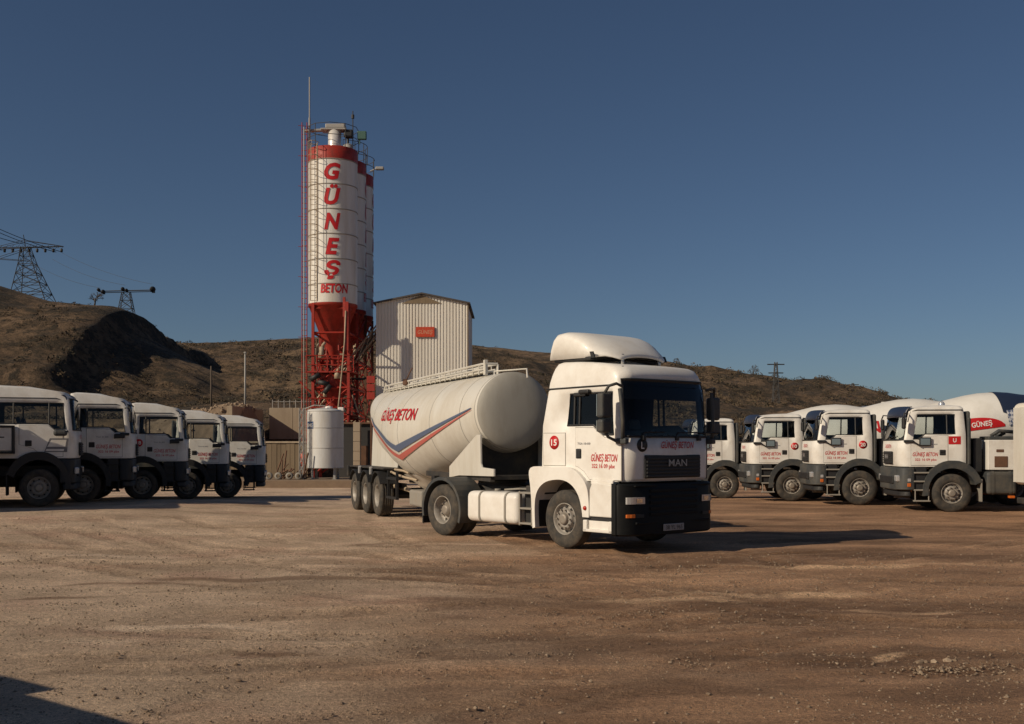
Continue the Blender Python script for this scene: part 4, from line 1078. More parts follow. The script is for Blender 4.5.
for s in (-1, 1):
    oo = sorted([(abs(y), x) for x, y in outline(1.22, 1.50, 1.22, .28, .07) if x > 1.21])
    def on_bumper(name, y0, y1, z0, z1, mat, d=.014, par=semi):
        rows = []
        for z, dd in ((z0, -.02), (z0 + .008, d), (z1 - .008, d), (z1, -.02)):
            rows.append([(lerp_tab(oo, y0 + (y1 - y0) * k / 8) + dd, s * (y0 + (y1 - y0) * k / 8 + dd * (.3 + .5 * (k > 4))), z) for k in range(9)])
        return MB().grid(rows, smooth=False).build(name, mat, par)
    h_ = on_bumper('headlight', .74, 1.14, .83, .96, LAMPC)
    on_bumper('headlight_lens', .80, .92, .85, .94, MIRR, .020, h_)
    on_bumper('indicator_lamp', .96, 1.14, .60, .67, LAMPO); on_bumper('fog_lamp', .76, .94, .60, .67, BLACK)
    # wheel arch, side panel and step box
    inn = [(-.76, .33), (-.77, .75), (-.70, 1.00), (-.50, 1.16), (-.20, 1.22), (.06, 1.20), (.26, 1.10), (.40, .93), (.47, .72), (.49, .58)]
    out = [(-.83, .31), (-.86, .78), (-.89, 1.06), (-.89, 1.42), (-.30, 1.44), (.16, 1.44), (.44, 1.30), (.60, 1.10), (.645, .85), (.65, .58)]
    m_ = MB(); m_.strip(crom(inn), crom(out), s * .70, s * 1.20)
    m_.build('fender', WHITE, semi)
    m_ = MB(); m_.box(-.86, -.76, s * .6, s * 1.1, .33, 1.2, .01); m_.box(-.8, .6, s * .3, s * .69, .6, 1.2); m_.build('inner_fender', BLACK, semi)
    m_ = MB(); m_.prism([(.655, .60), (1.20, .60), (1.20, 1.16), (.72, 1.20), (.655, 1.06)], s * .9, s * 1.19, bev=.018)
    m_.box(.66, 1.2, s * 1.0, s * 1.165, 1.16, 1.24, .015); m_.build('side_skirt', WHITE, semi)
    m_ = MB(); m_.box(.50, 1.22, s * .8, s * 1.15, .53, .60); m_.build('step_recess', BLACK, semi)
    m_ = MB(); m_.box(.50, .60, s * .8, s * 1.20, .33, .535, .015); m_.box(1.12, 1.22, s * .8, s * 1.20, .33, .535, .015); m_.box(.50, 1.22, s * .8, s * 1.20, .33, .38, .012); m_.box(.58, 1.14, s * .8, s * 1.145, .37, .53, .01); m_.build('step_box', WHITE, semi)
    m_ = MB(); m_.lathe([(0, 0), (0, .04), (.02, .035), (.025, 0)], (.56, s * 1.20, .74), (0, s, 0), 16); m_.build('marker_lamp', LAMPR, semi)
    # door, locker flap, lettering
    d = stencil_door(semi, s, hw, [(.24, 1.47), (.30, 1.46), (.46, 1.38), (.60, 1.24), (1.36, 1.24), (1.36, 1.95), (.96, 1.97), (.70, 2.14), (.24, 2.15)], 0, 0).build('door', [WHITE, GREYF], semi)
    m_ = MB(); m_.box(.255, .395, s * (hw - .01), s * (hw + .02), 1.60, 1.78, .02); m_.box(.30, .38, s * (hw + .01), s * (hw + .04), 1.62, 1.76, .012); m_.build('door_handle', BLACK, d)
    y = hw + .013
    x0 = .64 if s < 0 else 1.28
    decal('lettering', 'GÜNEŞ BETON', side(s, x0, 1.56, y), REDT, d, .125, .25, .014, .64)
    x0 = .66 if s < 0 else 1.24
    decal('phone_number', '322 16 09 pbx', side(s, x0, 1.445, y), REDT, d, .07, 0, .012, .56)
    x0 = .30 if s < 0 else .62
    decal('model_lettering', 'TGA 18.430', side(s, x0, 1.85, y), GREYT, d, .038, .1, .006, .32)
    f_ = MB(); bigp = [(-.615, 1.465), (-.015, 1.465), (-.015, 2.065), (-.615, 2.065)]
    f_.prism(bigp, s * (hw - .004), s * (hw + .003), mi=1); f_.prism([(-.605, 1.475), (-.025, 1.475), (-.025, 2.055), (-.605, 2.055)], s * (hw - .004), s * (hw + .009), bev=.004)
    f_ = f_.build('locker_flap', [WHITE, GREYF], semi)
    roundel(f_, s, -.31, 1.89, hw + .014, '15', .125)
    # mirrors
    m_ = MB(); yy = s * 1.43
    m_.box(1.18, 1.34, yy - .12, yy + .12, 2.30, 2.72, .045, seg=3); m_.box(1.18, 1.34, yy - .12, yy + .12, 2.05, 2.28, .045, seg=3)
    m_.tube([(1.36, s * 1.10, 2.84), (1.40, s * 1.28, 2.88), (1.32, s * 1.38, 2.84), (1.27, s * 1.43, 2.72)], .026, 8)
    m_.tube([(1.42, s * 1.11, 1.93), (1.36, s * 1.22, 1.90), (1.28, s * 1.36, 1.98), (1.27, s * 1.43, 2.08)], .026, 8)
    m_.box(1.28, 1.52, s * 1.10, s * 1.19, 1.86, 1.96, .025)
    m_.tube([(1.44, s * 1.17, 1.95), (1.45, s * 1.18, 2.25), (1.43, s * 1.19, 2.55), (1.40, s * 1.20, 2.80)], .034, 8)
    mi_ = m_.build('mirror', DPLAST, semi)
    m_ = MB(); m_.box(1.172, 1.182, yy - .10, yy + .10, 2.33, 2.70, .003); m_.box(1.172, 1.182, yy - .10, yy + .10, 2.07, 2.26, .003); m_.build('mirror_glass', MIRR, mi_)
    # wind deflector over the side window
    m_ = MB(); m_.box(.36, .62, s * 1.09, s * 1.19, 2.74, 2.82, .03); m_.box(.20, .5, s * 1.10, s * 1.15, 2.70, 2.77, .02); m_.build('door_mirror_ramp', BLACK, semi)
m_ = MB()
for y in (-.75, .1, .70):
    m_.tube([(1.50, y, 1.98), (1.515, y + .05, 2.06), (1.49, y + .62, 2.07)], .012, 5); m_.box(1.48, 1.56, y - .04, y + .04, 1.92, 2.01, .015)
m_.build('wipers', BLACK, semi)
for s in (-1, 1):
    wheel(semi, 0, s, 1.20, .52, .30, 'steer'); wheel(semi, -3.6, s, 1.24, .52, .29, 'drive', dual=True)
    ang = [R(a) for a in range(-22, 196, 12)]
    inn = [(-3.6 + math.cos(a) * .60, .53 + math.sin(a) * .60) for a in ang]; out = [(-3.6 + math.cos(a) * .66, .53 + math.sin(a) * .665) for a in ang]
    m_ = MB(); m_.strip(inn, out, s * .62, s * 1.25); m_.build('rear_fender', DPLAST, semi)
    m_ = MB(); m_.box(-4.29, -4.26, s * .66, s * 1.22, .22, .62, .008); m_.build('mudflap', BLACK, semi)
    m_ = MB(); m_.box(-2.84, -1.27, s * .58, s * 1.20, .34, .94, .12, seg=4); ft = m_.build('fuel_tank', WHITE if s < 0 else STEEL, semi, smooth=True)
    m_ = MB()
    for x in (-2.40, -1.62): strap(m_, x, s, .58, 1.20, .34, .94, .12)
    m_.tube([(-2.2, s * .9, .94), (-2.2, s * .9, .99)], .06, 10); m_.tube([(-2.1, s * .8, .97), (-1.7, s * .75, 1.0), (-1.5, s * .6, .98)], .02, 6); m_.build('tank_strap', GREYF, ft)
    m_ = MB(); m_.box(-1.22, -.86, s * .5, s * 1.05, .36, .95, .01); bx_ = m_.build('battery_box', BLACK, semi)
    m_ = MB()
    for x in (-1.23, -.88): m_.box(x - .02, x + .02, s * 1.12, s * 1.18, .34, .98, .006)
    for z in (.38, .66, .95): m_.box(-1.23, -.88, s * 1.02, s * 1.19, z - .018, z + .018, .006)
    m_.build('ladder', GREYF, bx_)
m_ = MB()
for s in (-1, 1): m_.box(-4.45, 1.25, s * .42 - .04, s * .42 + .04, .76, 1.02, .01)
for x in (-4.4, -2.6, -1.0, .4): m_.box(x - .07, x + .07, -.4, .4, .8, .98)
m_.box(-1.25, -.72, -1.0, 1.0, .93, 1.08, .02); m_.box(-.7, 1.2, -.7, .7, .62, 1.22); m_.box(-.95, -.74, -.6, .6, 1.1, 2.3, .05)
m_.tube([(-2.9, -.5, 1.12), (-3.2, 0, 1.12), (-2.9, .5, 1.12)], .03); m_.lathe([(0, 0), (0, .48), (.07, .48), (.07, 0)], (-3.1, 0, 1.06), (0, 0, 1), 28)
for s in (-1, 1): m_.tube([(-3.0, s * .66, .52), (-4.2, s * .66, .52)], .04, 6)
m_.tube([(-3.6, -1.0, .52), (-3.6, 1.0, .52)], .10, 10)
m_.build('tractor_chassis', CHASSIS, semi)
m_ = MB()
for k, y in enumerate((-.2, 0, .2)): m_.tube([(-.8, y, 1.45), (-1.15, y, 1.15), (-1.7, y * .7, 1.12), (-2.1, y * .5, 1.35)], .022, 6)
m_.build('air_hoses', BLACK, semi)

# ---- the silo trailer: its own frame, origin at the kingpin
TX = Matrix.Translation((-3.1, 0, 0)) @ Matrix.Rotation(R(-20.3), 4, 'Z')
TK = [(-10.05, .56, 2.85), (-9.3, .72, 2.68), (-7.7, .98, 2.40), (-5.4, 1.20, 2.16), (-4.9, 1.22, 2.135), (-4.4, 1.20, 2.155), (-.0, .84, 2.49), (.62, .79, 2.535)]
def tr_(u): return lerp_tab([(a, c) for a, c, d in TK], u), lerp_tab([(a, d) for a, c, d in TK], u)
rings = []
def ring(u, r, zc, n=56): return [(u, -r * math.cos(2 * math.pi * k / n), zc + r * math.sin(2 * math.pi * k / n)) for k in range(n)]
N_ = 56; mb = MB()
seq = []
for k in range(7):
    a = math.pi / 2 * k / 6; r, z = tr_(-10.05); seq.append((-10.05 - .26 * math.cos(a), max(.001, r * math.sin(a) ** .8), z, 0))
for k in range(1, 44): u = -10.05 + k * (10.67 / 44); r, z = tr_(u); seq.append((u, r, z, 0))
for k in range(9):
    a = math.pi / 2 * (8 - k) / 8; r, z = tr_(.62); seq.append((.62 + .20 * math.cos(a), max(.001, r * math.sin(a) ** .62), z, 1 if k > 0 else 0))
V = [[mb.bm.verts.new(p) for p in ring(u, r, z)] for u, r, z, _ in seq]
for i in range(len(V) - 1):
    for k in range(N_):
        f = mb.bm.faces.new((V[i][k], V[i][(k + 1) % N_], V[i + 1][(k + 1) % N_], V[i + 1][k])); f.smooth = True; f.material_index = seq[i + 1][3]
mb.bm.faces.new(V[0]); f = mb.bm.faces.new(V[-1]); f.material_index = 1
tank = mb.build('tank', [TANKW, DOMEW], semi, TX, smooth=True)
for u in (-9.95, -8.1, -6.2, -4.3, -2.1, -.3, .5):
    m_ = MB(); r, z = tr_(u); V = [[m_.bm.verts.new(p) for p in ring(u + d, r + e, z)] for d, e in ((-.018, -.01), (-.012, .005), (.012, .005), (.018, -.01))]
    for i in range(3):
        for k in range(N_):
            f = m_.bm.faces.new((V[i][k], V[i][(k + 1) % N_], V[i + 1][(k + 1) % N_], V[i + 1][k])); f.smooth = True
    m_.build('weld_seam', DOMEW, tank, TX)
def tank_pt(s, u, z, off=.016):
    r, zc = tr_(u); dz = max(-.99, min(.99, (z - zc) / r)); a = math.asin(dz); return (u, s * (r + off) * math.cos(a), zc + (r + off) * dz)
for s in (-1, 1):
    u0 = -6.45 if s < 0 else -3.0
    decal('tank_lettering', 'GÜNEŞ BETON', lambda u, v: tank_pt(s, u0 - s * u, 2.47 - .014 * u + v), REDT, tank, .27, .12, .015, 3.42, cell=.12, xf=TX)
    # chevron: blue over red, from the rear down to a point and up to the front
    def cband(name, mat, top, bot, n=40):
        rows = []
        for k in range(n + 1):
            u, za, zb_ = top(k / n) + bot(k / n)[1:]
            rows.append([tank_pt(s, u, za + (zb_ - za) * j / 4, .02) for j in range(5)])
        MB().grid(rows).build(name, mat, tank, TX)
    UV, UT, UR = -4.5, .35, -8.8
    cband('blue_stripe', BLUES, lambda f: (UV + (UT - UV) * f, 1.84 + (2.60 - 1.84) * f), lambda f: (0, 1.68 + (2.58 - 1.68) * f))
    cband('red_stripe', REDF, lambda f: (UV + (UT - UV) * f, 1.61 + (2.56 - 1.61) * f), lambda f: (0, 1.485 + (2.548 - 1.485) * f))
    cband('blue_stripe', BLUES, lambda f: (UR + (UV - UR) * f, 2.64 - (2.64 - 1.84) * f), lambda f: (0, 2.60 - (2.60 - 1.68) * f))
    cband('red_stripe', REDF, lambda f: (UR + (UV - UR) * f, 2.55 - (2.55 - 1.61) * f), lambda f: (0, 2.52 - (2.52 - 1.485) * f))
    # support panels front and rear
    m_ = MB(); m_.prism([(-1.45, 1.14), (-.75, 1.20), (1.5, 1.24), (1.5, 1.38), (.78, 1.40), (.71, 1.47), (.68, 2.05), (.45, 2.05), (-1.45, 1.38)], s * .70, s * .74, bev=.006)
    m_.build('front_support', TANKW, semi, TX)
    m_ = MB(); m_.prism([(-9.55, 1.25), (-6.5, 1.25), (-6.2, 1.75), (-9.2, 2.62), (-9.35, 2.5)], s * .60, s * .64, bev=.006); m_.build('rear_support', TANKW, semi, TX)
    for u in (-6.45, -7.85, -9.25):
        wheel(semi, u, s, 1.22, .53, .38, 'drive', xf=TX)
        ang = [R(a) for a in range(30, 151, 12)]
        m_ = MB(); m_.strip([(u + math.cos(a) * .59, .55 + math.sin(a) * .59) for a in ang], [(u + math.cos(a) * .62, .55 + math.sin(a) * .62) for a in ang], s * .82, s * 1.24); m_.build('trailer_fender', BLACK, semi, TX)
    for u in (-7.15, -8.55):
        m_ = MB(); m_.box(u - .05, u + .05, s * 1.16, s * 1.24, 1.06, 1.27, .02); m_.build('marker_lamp', LAMPC, semi, TX)
    m_ = MB()
    m_.box(-5.75, -4.7, s * 1.05, s * 1.12, .98, 1.04); m_.box(-5.75, -4.7, s * 1.05, s * 1.12, .50, .56)
    for x in (-5.7, -4.8): m_.box(x - .03, x + .03, s * 1.04, s * 1.1, .5, 1.2)
    m_.box(-2.75, -2.5, s * .6, s * .78, .28, 1.15, .01); m_.box(-2.85, -2.4, s * .55, s * .83, .25, .29); m_.build('side_guard', BLACK, semi, TX)
m_ = MB()
for s in (-1, 1):
    m_.box(-10.3, -5.9, s * .50 - .05, s * .50 + .05, 1.0, 1.25, .01); m_.box(-3.6, 1.1, s * .62 - .05, s * .62 + .05, 1.12, 1.24, .01)
for u in (-6.45, -7.85, -9.25): m_.tube([(u, -1.0, .53), (u, 1.0, .53)], .08, 8); m_.box(u - .4, u + .4, -.62, -.5, .75, .85); m_.box(u - .4, u + .4, .5, .62, .75, .85)
m_.box(-10.35, -10.2, -1.2, 1.2, .95, 1.25, .02); m_.box(-10.2, -5.9, -1.15, -.55, 1.22, 1.25); m_.box(-10.2, -5.9, .55, 1.15, 1.22, 1.25)
m_.box(.2, 1.1, -.65, .65, 1.16, 1.24); m_.box(.15, .2, -.69, .69, 1.24, 1.95); m_.lathe([(0, .05), (.14, .05)], (0, 0, 1.06), (0, 0, 1), 10)
m_.build('trailer_chassis', CHASSIS, semi, TX)
m_ = MB(); m_.lathe([(0, .80), (.04, .76), (.42, .24), (.47, .20), (.55, .20)], (-5.1, 0, 1.12), (0, 0, -1), 24); m_.build('hopper_outlet', TANKW, semi, TX)
m_ = MB(); m_.tube([(-10.0, -.5, .82), (-5.6, -.55, .70), (-4.9, -.3, .50), (-3.6, -.3, .50)], .055, 8)
m_.tube([(-5.9, -.95, 1.16), (-5.1, -.98, 1.10), (-4.6, -.9, 1.05), (-3.9, -.8, 1.0)], .03, 6); m_.tube([(-5.9, -.85, 1.22), (-5.2, -.8, 1.2), (-4.7, -.8, 1.15)], .03, 6)
m_.build('discharge_pipe', BEIGEP, semi, TX)
for y in (-.95, .5): MB().box(-4.1, -3.0, y, y + .45, .40, .78, .05).build('air_tank', GREYF, semi, TX)
m_ = MB(); m_.box(-10.42, -10.34, -1.15, -.8, .95, 1.12, .02); m_.box(-10.42, -10.34, .8, 1.15, .95, 1.12, .02); m_.build('tail_light', LAMPR, semi, TX)
# walkway and handrail on top of the tank
m_ = MB()
for y in (-.34, -.06):
    m_.tube([(-9.1, y, 3.52), (-.35, y, 3.54), (-.20, y, 3.52), (-.20, y, 3.33)], .026, 6); m_.tube([(-9.1, y, 3.42), (-.2, y, 3.43)], .018, 6); m_.tube([(-9.1, y, 3.52), (-9.25, y, 3.35)], .026, 6)
    for k in range(22): m_.tube([(-9.0 + k * .42, y, 3.33), (-9.0 + k * .42, y, 3.53)], .014, 5)
m_.tube([(-.2, -.34, 3.54), (-.2, -.06, 3.54)], .026, 6); m_.box(-.26, -.18, -.36, -.28, 3.30, 3.62, .01)
m_.build('top_handrail', TANKW, semi, TX)
m_ = MB(); m_.box(-9.1, -.2, -.32, .0, 3.365, 3.395, .005); m_.build('walkway', TANKW, semi, TX)
m_ = MB(); m_.tube([(.15, -.25, 3.28), (.15, -.25, 3.36), (.78, .22, 3.38), (.82, .22, 3.20)], .02, 6); m_.build('dome_rail', TANKW, semi, TX)
for u in (-7.3, -4.3, -1.6):
    m_ = MB(); m_.lathe([(0, .24), (.08, .24), (.10, .27), (.13, .27), (.17, .1), (.18, 0)], (u, 0, 3.36), (0, 0, 1), 20); m_.build('filling_hatch', TANKW, semi, TX)
m_ = MB(); m_.box(-6.85, -6.55, -.42, -.28, 3.42, 3.56, .04); m_.tube([(-6.7, -.35, 3.55), (-6.3, -.35, 3.75), (-6.05, -.35, 3.84)], .018, 6); m_.lathe([(0, .07), (.1, .07)], (-6.7, -.42, 3.52), (0, 1, 0), 12); m_.build('valve_lever', RUSTY, semi, TX)

# ================================================================ BOX TRUCK at the right edge
bt = empty('box_truck', (13.42, 26.9, -.1), R(180), 'cream box body truck cut off by the right edge, small orange lamps on its corner', 'truck')
# +X local points left in the picture; the body's rear end is the visible corner
m_ = MB(); m_.box(-5.2, .52, -1.22, 1.22, .93, 3.02, .16, seg=4); m_.build('box_body', pmat('cream_paint', (.80, .74, .62), .4, dirt=.35, dcol=(.5, .42, .32), scale=1.5, streak=.4), bt, smooth=True)
m_ = MB()
for z in (.97, 1.62, 2.96): m_.box(-5.1, .54, 1.215, 1.235, z - .02, z + .02)
m_.box(.51, .535, -1.1, 1.1, 1.0, 2.9); m_.build('body_trim', TANKW, bt)
for z in (2.28, 1.34, 1.05):
    m_ = MB(); m_.box(.44, .50, 1.215, 1.26, z - .04, z + .04, .01); m_.build('marker_lamp', LAMPO, bt)
m_ = MB()
for s in (-1, 1): m_.box(-7.4, .4, s * .4 - .04, s * .4 + .04, .62, .93)
m_.box(.3, .45, -1.1, 1.1, .45, .6, .02); m_.build('chassis', CHASSIS, bt)
for s in (-1, 1):
    wheel(bt, -1.5, s, 1.18, .5, .28, 'drive', dual=True); wheel(bt, -6.0, s, 1.16, .5, .28, 'steer')
Pc = dict(rc=.24, bulge=.05, zb=1.9, zb2=1.8, zws=1.78, x1=-5.9, x2=-5.8, wr=-6.3, wf=-5.45, wb=2, wt=3, ws=4, st=[-6.5, -6.3, -5.9, -5.8, -5.45], wglass=GLASSD, seatdx=.15,
    levels=[dict(z=.8, hw=1.1, xr=-6.7, xf=-5.15), dict(z=1.3, hw=1.1, xr=-6.7, xf=-5.12), dict(z=1.85, hw=1.1, xr=-6.7, xf=-5.15), dict(z=2.4, hw=1.04, xr=-6.65, xf=-5.3), dict(z=2.5, hw=1.02, xr=-6.63, xf=-5.33), dict(z=2.6, hw=.9, xr=-6.5, xf=-5.5)])
bt2 = None
m_ = MB(); m_.box(-7.1, -5.3, -1.1, 1.1, .75, 1.6, .12); m_.prism([(-7.1, 1.5), (-5.3, 1.5), (-5.35, 2.55), (-6.7, 2.55)], -1.05, 1.05, bev=.08); cb = m_.build('cab', WHITE2, bt)
m_ = MB(); m_.prism([(-6.9, 1.65), (-5.8, 1.65), (-5.8, 2.35), (-6.62, 2.35)], -1.065, 1.065); m_.build('side_window', GLASSB, cb)
m_ = MB(); m_.box(0, .02, -.95, .95, 0, .95, .01, rot=Matrix.Translation((-7.105, 0, 1.58)) @ Matrix.Rotation(R(21), 4, 'Y')); m_.build('windscreen', GLASSB, cb)

# van standing outside the frame on the left; only its shadow reaches the picture
vn = empty('panel_van', (-6.50, 4.95, 0), math.atan2(-.6, .8), 'light grey panel van outside the left edge whose shadow falls into the lower left corner', 'van')
m_ = MB(); m_.prism([(-2.3, .35), (2.35, .35), (2.4, .95), (1.75, 1.15), (1.05, 2.0), (-2.25, 2.03), (-2.35, 1.0)], -.95, .95, bev=.09); m_.build('body', WHITE2, vn, smooth=True)
MB().box(-2.2, -1.14, -.7, .66, 2.0, 2.30, .02).build('roof_box', DPLAST, vn)
m_ = MB(); m_.prism([(.1, 1.2), (1.5, 1.2), (.98, 1.85), (.1, 1.87)], -.965, .965, bev=.01); m_.build('side_window', GLASSB, vn)
m_ = MB(); m_.box(0, .015, -.8, .8, 0, .95, .005, rot=Matrix.Translation((1.72, 0, 1.20)) @ Matrix.Rotation(R(-39.5), 4, 'Y')); m_.build('windscreen', GLASSB, vn)
m_ = MB(); m_.box(2.25, 2.46, -.93, .93, .32, .62, .05); m_.box(-2.42, -2.25, -.93, .93, .32, .6, .05); m_.build('bumper', BLACK, vn)
for s in (-1, 1):
    MB().box(2.25, 2.41, s * .7 - .14, s * .7 + .14, .7, .9, .04).build('headlight', LAMPC, vn)
    for x in (-1.45, 1.5): wheel(vn, x, s, .97, .33, .2, 'drive')

# ================================================================ SILO PLANT
def silo(x, y, ztop, zbot, r, label, text, tang, marks=True):
    root = empty('cement_silo', (x, y, 0), 0, label, 'silo', 'cement silos of the batching tower')
    zc = ztop - .88
    m_ = MB(); m_.lathe([(0, r), (zc - zbot, r)], (0, 0, zbot), (0, 0, 1), 56); m_.build('shell', SILOW, root)
    m_ = MB(); n = int((zc - zbot) / 1.63)
    for k in range(0, n + 1):
        z = zc - k * 1.63
        if z < zbot: break
        m_.lathe([(-.035, r - .01), (-.03, r + .025), (.03, r + .025), (.035, r - .01)], (0, 0, z), (0, 0, 1), 56)
    m_.build('ring_seam', SILOD, root)
    m_ = MB(); m_.lathe([(0, r + .02), (.84, r + .02), (.88, r - .05), (1.0, 0)], (0, 0, zc), (0, 0, 1), 56); m_.build('top_band', REDP, root)
    m_ = MB(); m_.lathe([(0, r + .01), (-.18, r + .01), (-.2, r - .06), (-3.5, .28), (-3.9, .22), (-4.0, .22)], (0, 0, zbot), (0, 0, 1), 48); m_.build('cone', REDP, root)
    def on(a0, z0, w):
        return lambda u, v: ((r + .03) * math.sin(a0 + (u - w / 2) / r), -(r + .03) * math.cos(a0 + (u - w / 2) / r), z0 + v)
    a0 = tang
    for k, ch in enumerate('GÜNEŞ'):
        z = zc - 1.33 - k * 1.63 + (.26 if ch == 'Ş' else 0)
        w = 1.06 if ch != 'E' else .92
        decal('letter', ch, on(a0, z, w), REDT, root, 1.0 if ch != 'Ş' else .86, .22, .04, w, cell=.15)
    decal('lower_lettering', 'BETON', on(a0 + R(5), zbot + .62, 1.85), REDT, root, .56, .12, .03, 1.85, cell=.15)
    return root
SX0 = -11.95; SR = 1.62
silos = []
silos.append(silo(SX0, 72.7, 21.45, 11.2, SR, 'front cement silo with tall red letters down its side and a white filter on top', 'G', R(8)))
silos.append(silo(SX0 + .12, 75.9 + .15, 21.45, 11.2, SR, 'middle cement silo, a narrow strip showing between the front and rear silos', 'G', R(100)))
silos.append(silo(SX0 + .18, 79.55, 21.45, 11.2, SR, 'rear cement silo at the right, with a small floodlight at its top edge', 'G', R(100)))
SL = silos[0]
m_ = MB(); m_.lathe([(0, .44), (1.35, .44), (1.36, .40)], (.12, 0, 21.45), (0, 0, 1), 24); m_.lathe([(.4, .455), (.44, .455)], (.12, 0, 21.45), (0, 0, 1), 24); fl = m_.build('filter', pmat('filter_white', (.8, .78, .74), .3, metal=.3), SL)
m_ = MB(); m_.box(-.75, .95, -.45, .45, 22.8, 22.9, .02); m_.prism([(-1.9, 22.75), (-.7, 22.8), (-.7, 22.92), (-1.9, 22.84)], -.2, .2); m_.box(-.45, .85, -.42, .42, 22.9, 23.2, .06); m_.build('filter_cap', GALV, fl)
m_ = MB(); m_.box(.75, 1.35, -.3, .3, 22.35, 22.85, .08); m_.tube([(1.0, 0, 22.4), (1.0, 0, 21.5)], .08, 6); m_.build('filter_motor', BLACK, fl)
m_ = MB(); m_.lathe([(0, .34), (.35, .34), (.42, .2), (.43, 0)], (1.05, -.2, 21.45), (0, 0, 1), 20); m_.build('relief_valve', GALV, SL)
def handrail(root, z, r, a0, a1, h=1.5, mat=LATT, n=10):
    m_ = MB(); pts = [(r * math.sin(a0 + (a1 - a0) * k / n), -r * math.cos(a0 + (a1 - a0) * k / n)) for k in range(n + 1)]
    for q in (.5, 1.0): m_.tube([(x, y, z + h * q) for x, y in pts], .022, 5, caps=False)
    for x, y in pts[::2]: m_.tube([(x, y, z), (x, y, z + h)], .025, 5)
    return m_.build('handrail', mat, root)
handrail(SL, 21.4, SR + .1, R(-170), R(175), 1.5)
handrail(silos[1], 21.4, SR + .1, R(10), R(150), 1.3); handrail(silos[2], 21.4, SR + .1, R(-20), R(150), 1.3)
m_ = MB(); m_.tube([(1.9, -.8, 21.7), (1.9, -.8, 22.5)], .04, 5); m_.box(1.75, 2.35, -.95, -.65, 22.0, 22.55, .05); m_.build('lamp_box', GREENB, SL)
m_ = MB(); m_.tube([(1.5, -.6, 21.7), (2.1, -.7, 21.9)], .05, 5); m_.box(1.9, 2.5, -.9, -.55, 21.75, 21.98, .06); m_.build('floodlight', GALV, silos[2])
# lightning rod
m_ = MB(); m_.tube([(-1.5, -.3, 20.8), (-1.5, -.3, 23.6)], .07, 6); m_.tube([(-1.5, -.3, 23.6), (-1.5, -.3, 26.3)], .045, 6); m_.build('lightning_rod', GALV, SL)
m_ = MB(); m_.tube([(1.3, .2, 21.7), (1.3, .2, 24.2)], .035, 5); m_.lathe([(0, .1), (.25, .1)], (1.3, .2, 23.7), (0, 0, 1), 8); m_.build('aerial', LATT, SL)
# caged ladder on the front-left flank and on the outer left mast
def caged(root, x, y, z0, z1, w=.42, cage=True, name='caged_ladder', mat=BEIGEP):
    m_ = MB()
    for s in (-1, 1): m_.bar((x + s * w / 2, y, z0), (x + s * w / 2, y, z1), .05)
    z = z0
    while z < z1: m_.bar((x - w / 2, y, z), (x + w / 2, y, z), .03); z += .33
    if cage:
        z = z0 + 2.2
        while z < z1:
            m_.tube([(x + .36 * math.cos(a), y - .05 - .62 * math.sin(a), z) for a in [math.pi * k / 6 for k in range(7)]], .022, 4, caps=False); z += .9
        for a in (.5, 1.57, 2.6): m_.bar((x + .36 * math.cos(a), y - .05 - .62 * math.sin(a), z0 + 2.2), (x + .36 * math.cos(a), y - .05 - .62 * math.sin(a), z1), .025)
    return m_.build(name, mat, root)
caged(SL, -1.02, -1.45, 11.3, 21.6)
m_ = MB()
for x, y in ((-1.95, -.6), (-1.62, -.6)): m_.bar((x, y, -.4), (x, y, 23.2), .05)
z = 0
while z < 23: m_.bar((-1.95, -.6, z), (-1.62, -.6, z), .035); z += .35
for z in range(1, 24, 2): m_.bar((-2.2, -.6, z), (-1.45, -.35, z), .03)
m_.build('mast_ladder', REDP, SL)
m_ = MB(); m_.tube([(-1.75, -.95, -.3), (-1.75, -.95, 22.8)], .04, 8); m_.build('filling_pipe', GALV, SL)

# steel support frame under the silos
fr_ = empty('silo_support_frame', (SX0, 72.7, -.4), 0, 'red steel support frame with columns and cross braces below the silos', 'steel frame')
cols = [(-1.08, -1.3), (1.25, -1.35), (-1.1, 1.6), (1.4, 1.6), (-1.2, 5.0), (1.5, 5.0), (-1.2, 8.4), (1.55, 8.4)]
for k, (x, y) in enumerate(cols):
    m_ = MB(); m_.box(x - .09, x + .09, y - .02, y + .02, 0, 11.5); m_.box(x - .09, x + .09, y - .15, y - .11, 0, 11.5); m_.box(x - .02, x + .02, y - .12, y, 0, 11.5); m_.build('column', REDP if k < 5 else RUSTY, fr_)
m_ = MB()
levels_ = [0.3, 2.2, 4.1, 6.0, 7.9, 9.6, 11.2]
for a, c in ((0, 1), (0, 2), (1, 3), (2, 3), (2, 4), (3, 5), (4, 5), (4, 6), (5, 7), (6, 7)):
    for i, z in enumerate(levels_):
        A, B = cols[a], cols[c]
        if i: m_.bar((*A, z), (*B, z), .14)
        if i and (i < 5 or a > 1): 
            z0 = levels_[i - 1]; m_.bar((*A, z0), (*B, z), .08); m_.bar((*B, z0), (*A, z), .08)
m_.build('cross_braces', REDP, fr_)
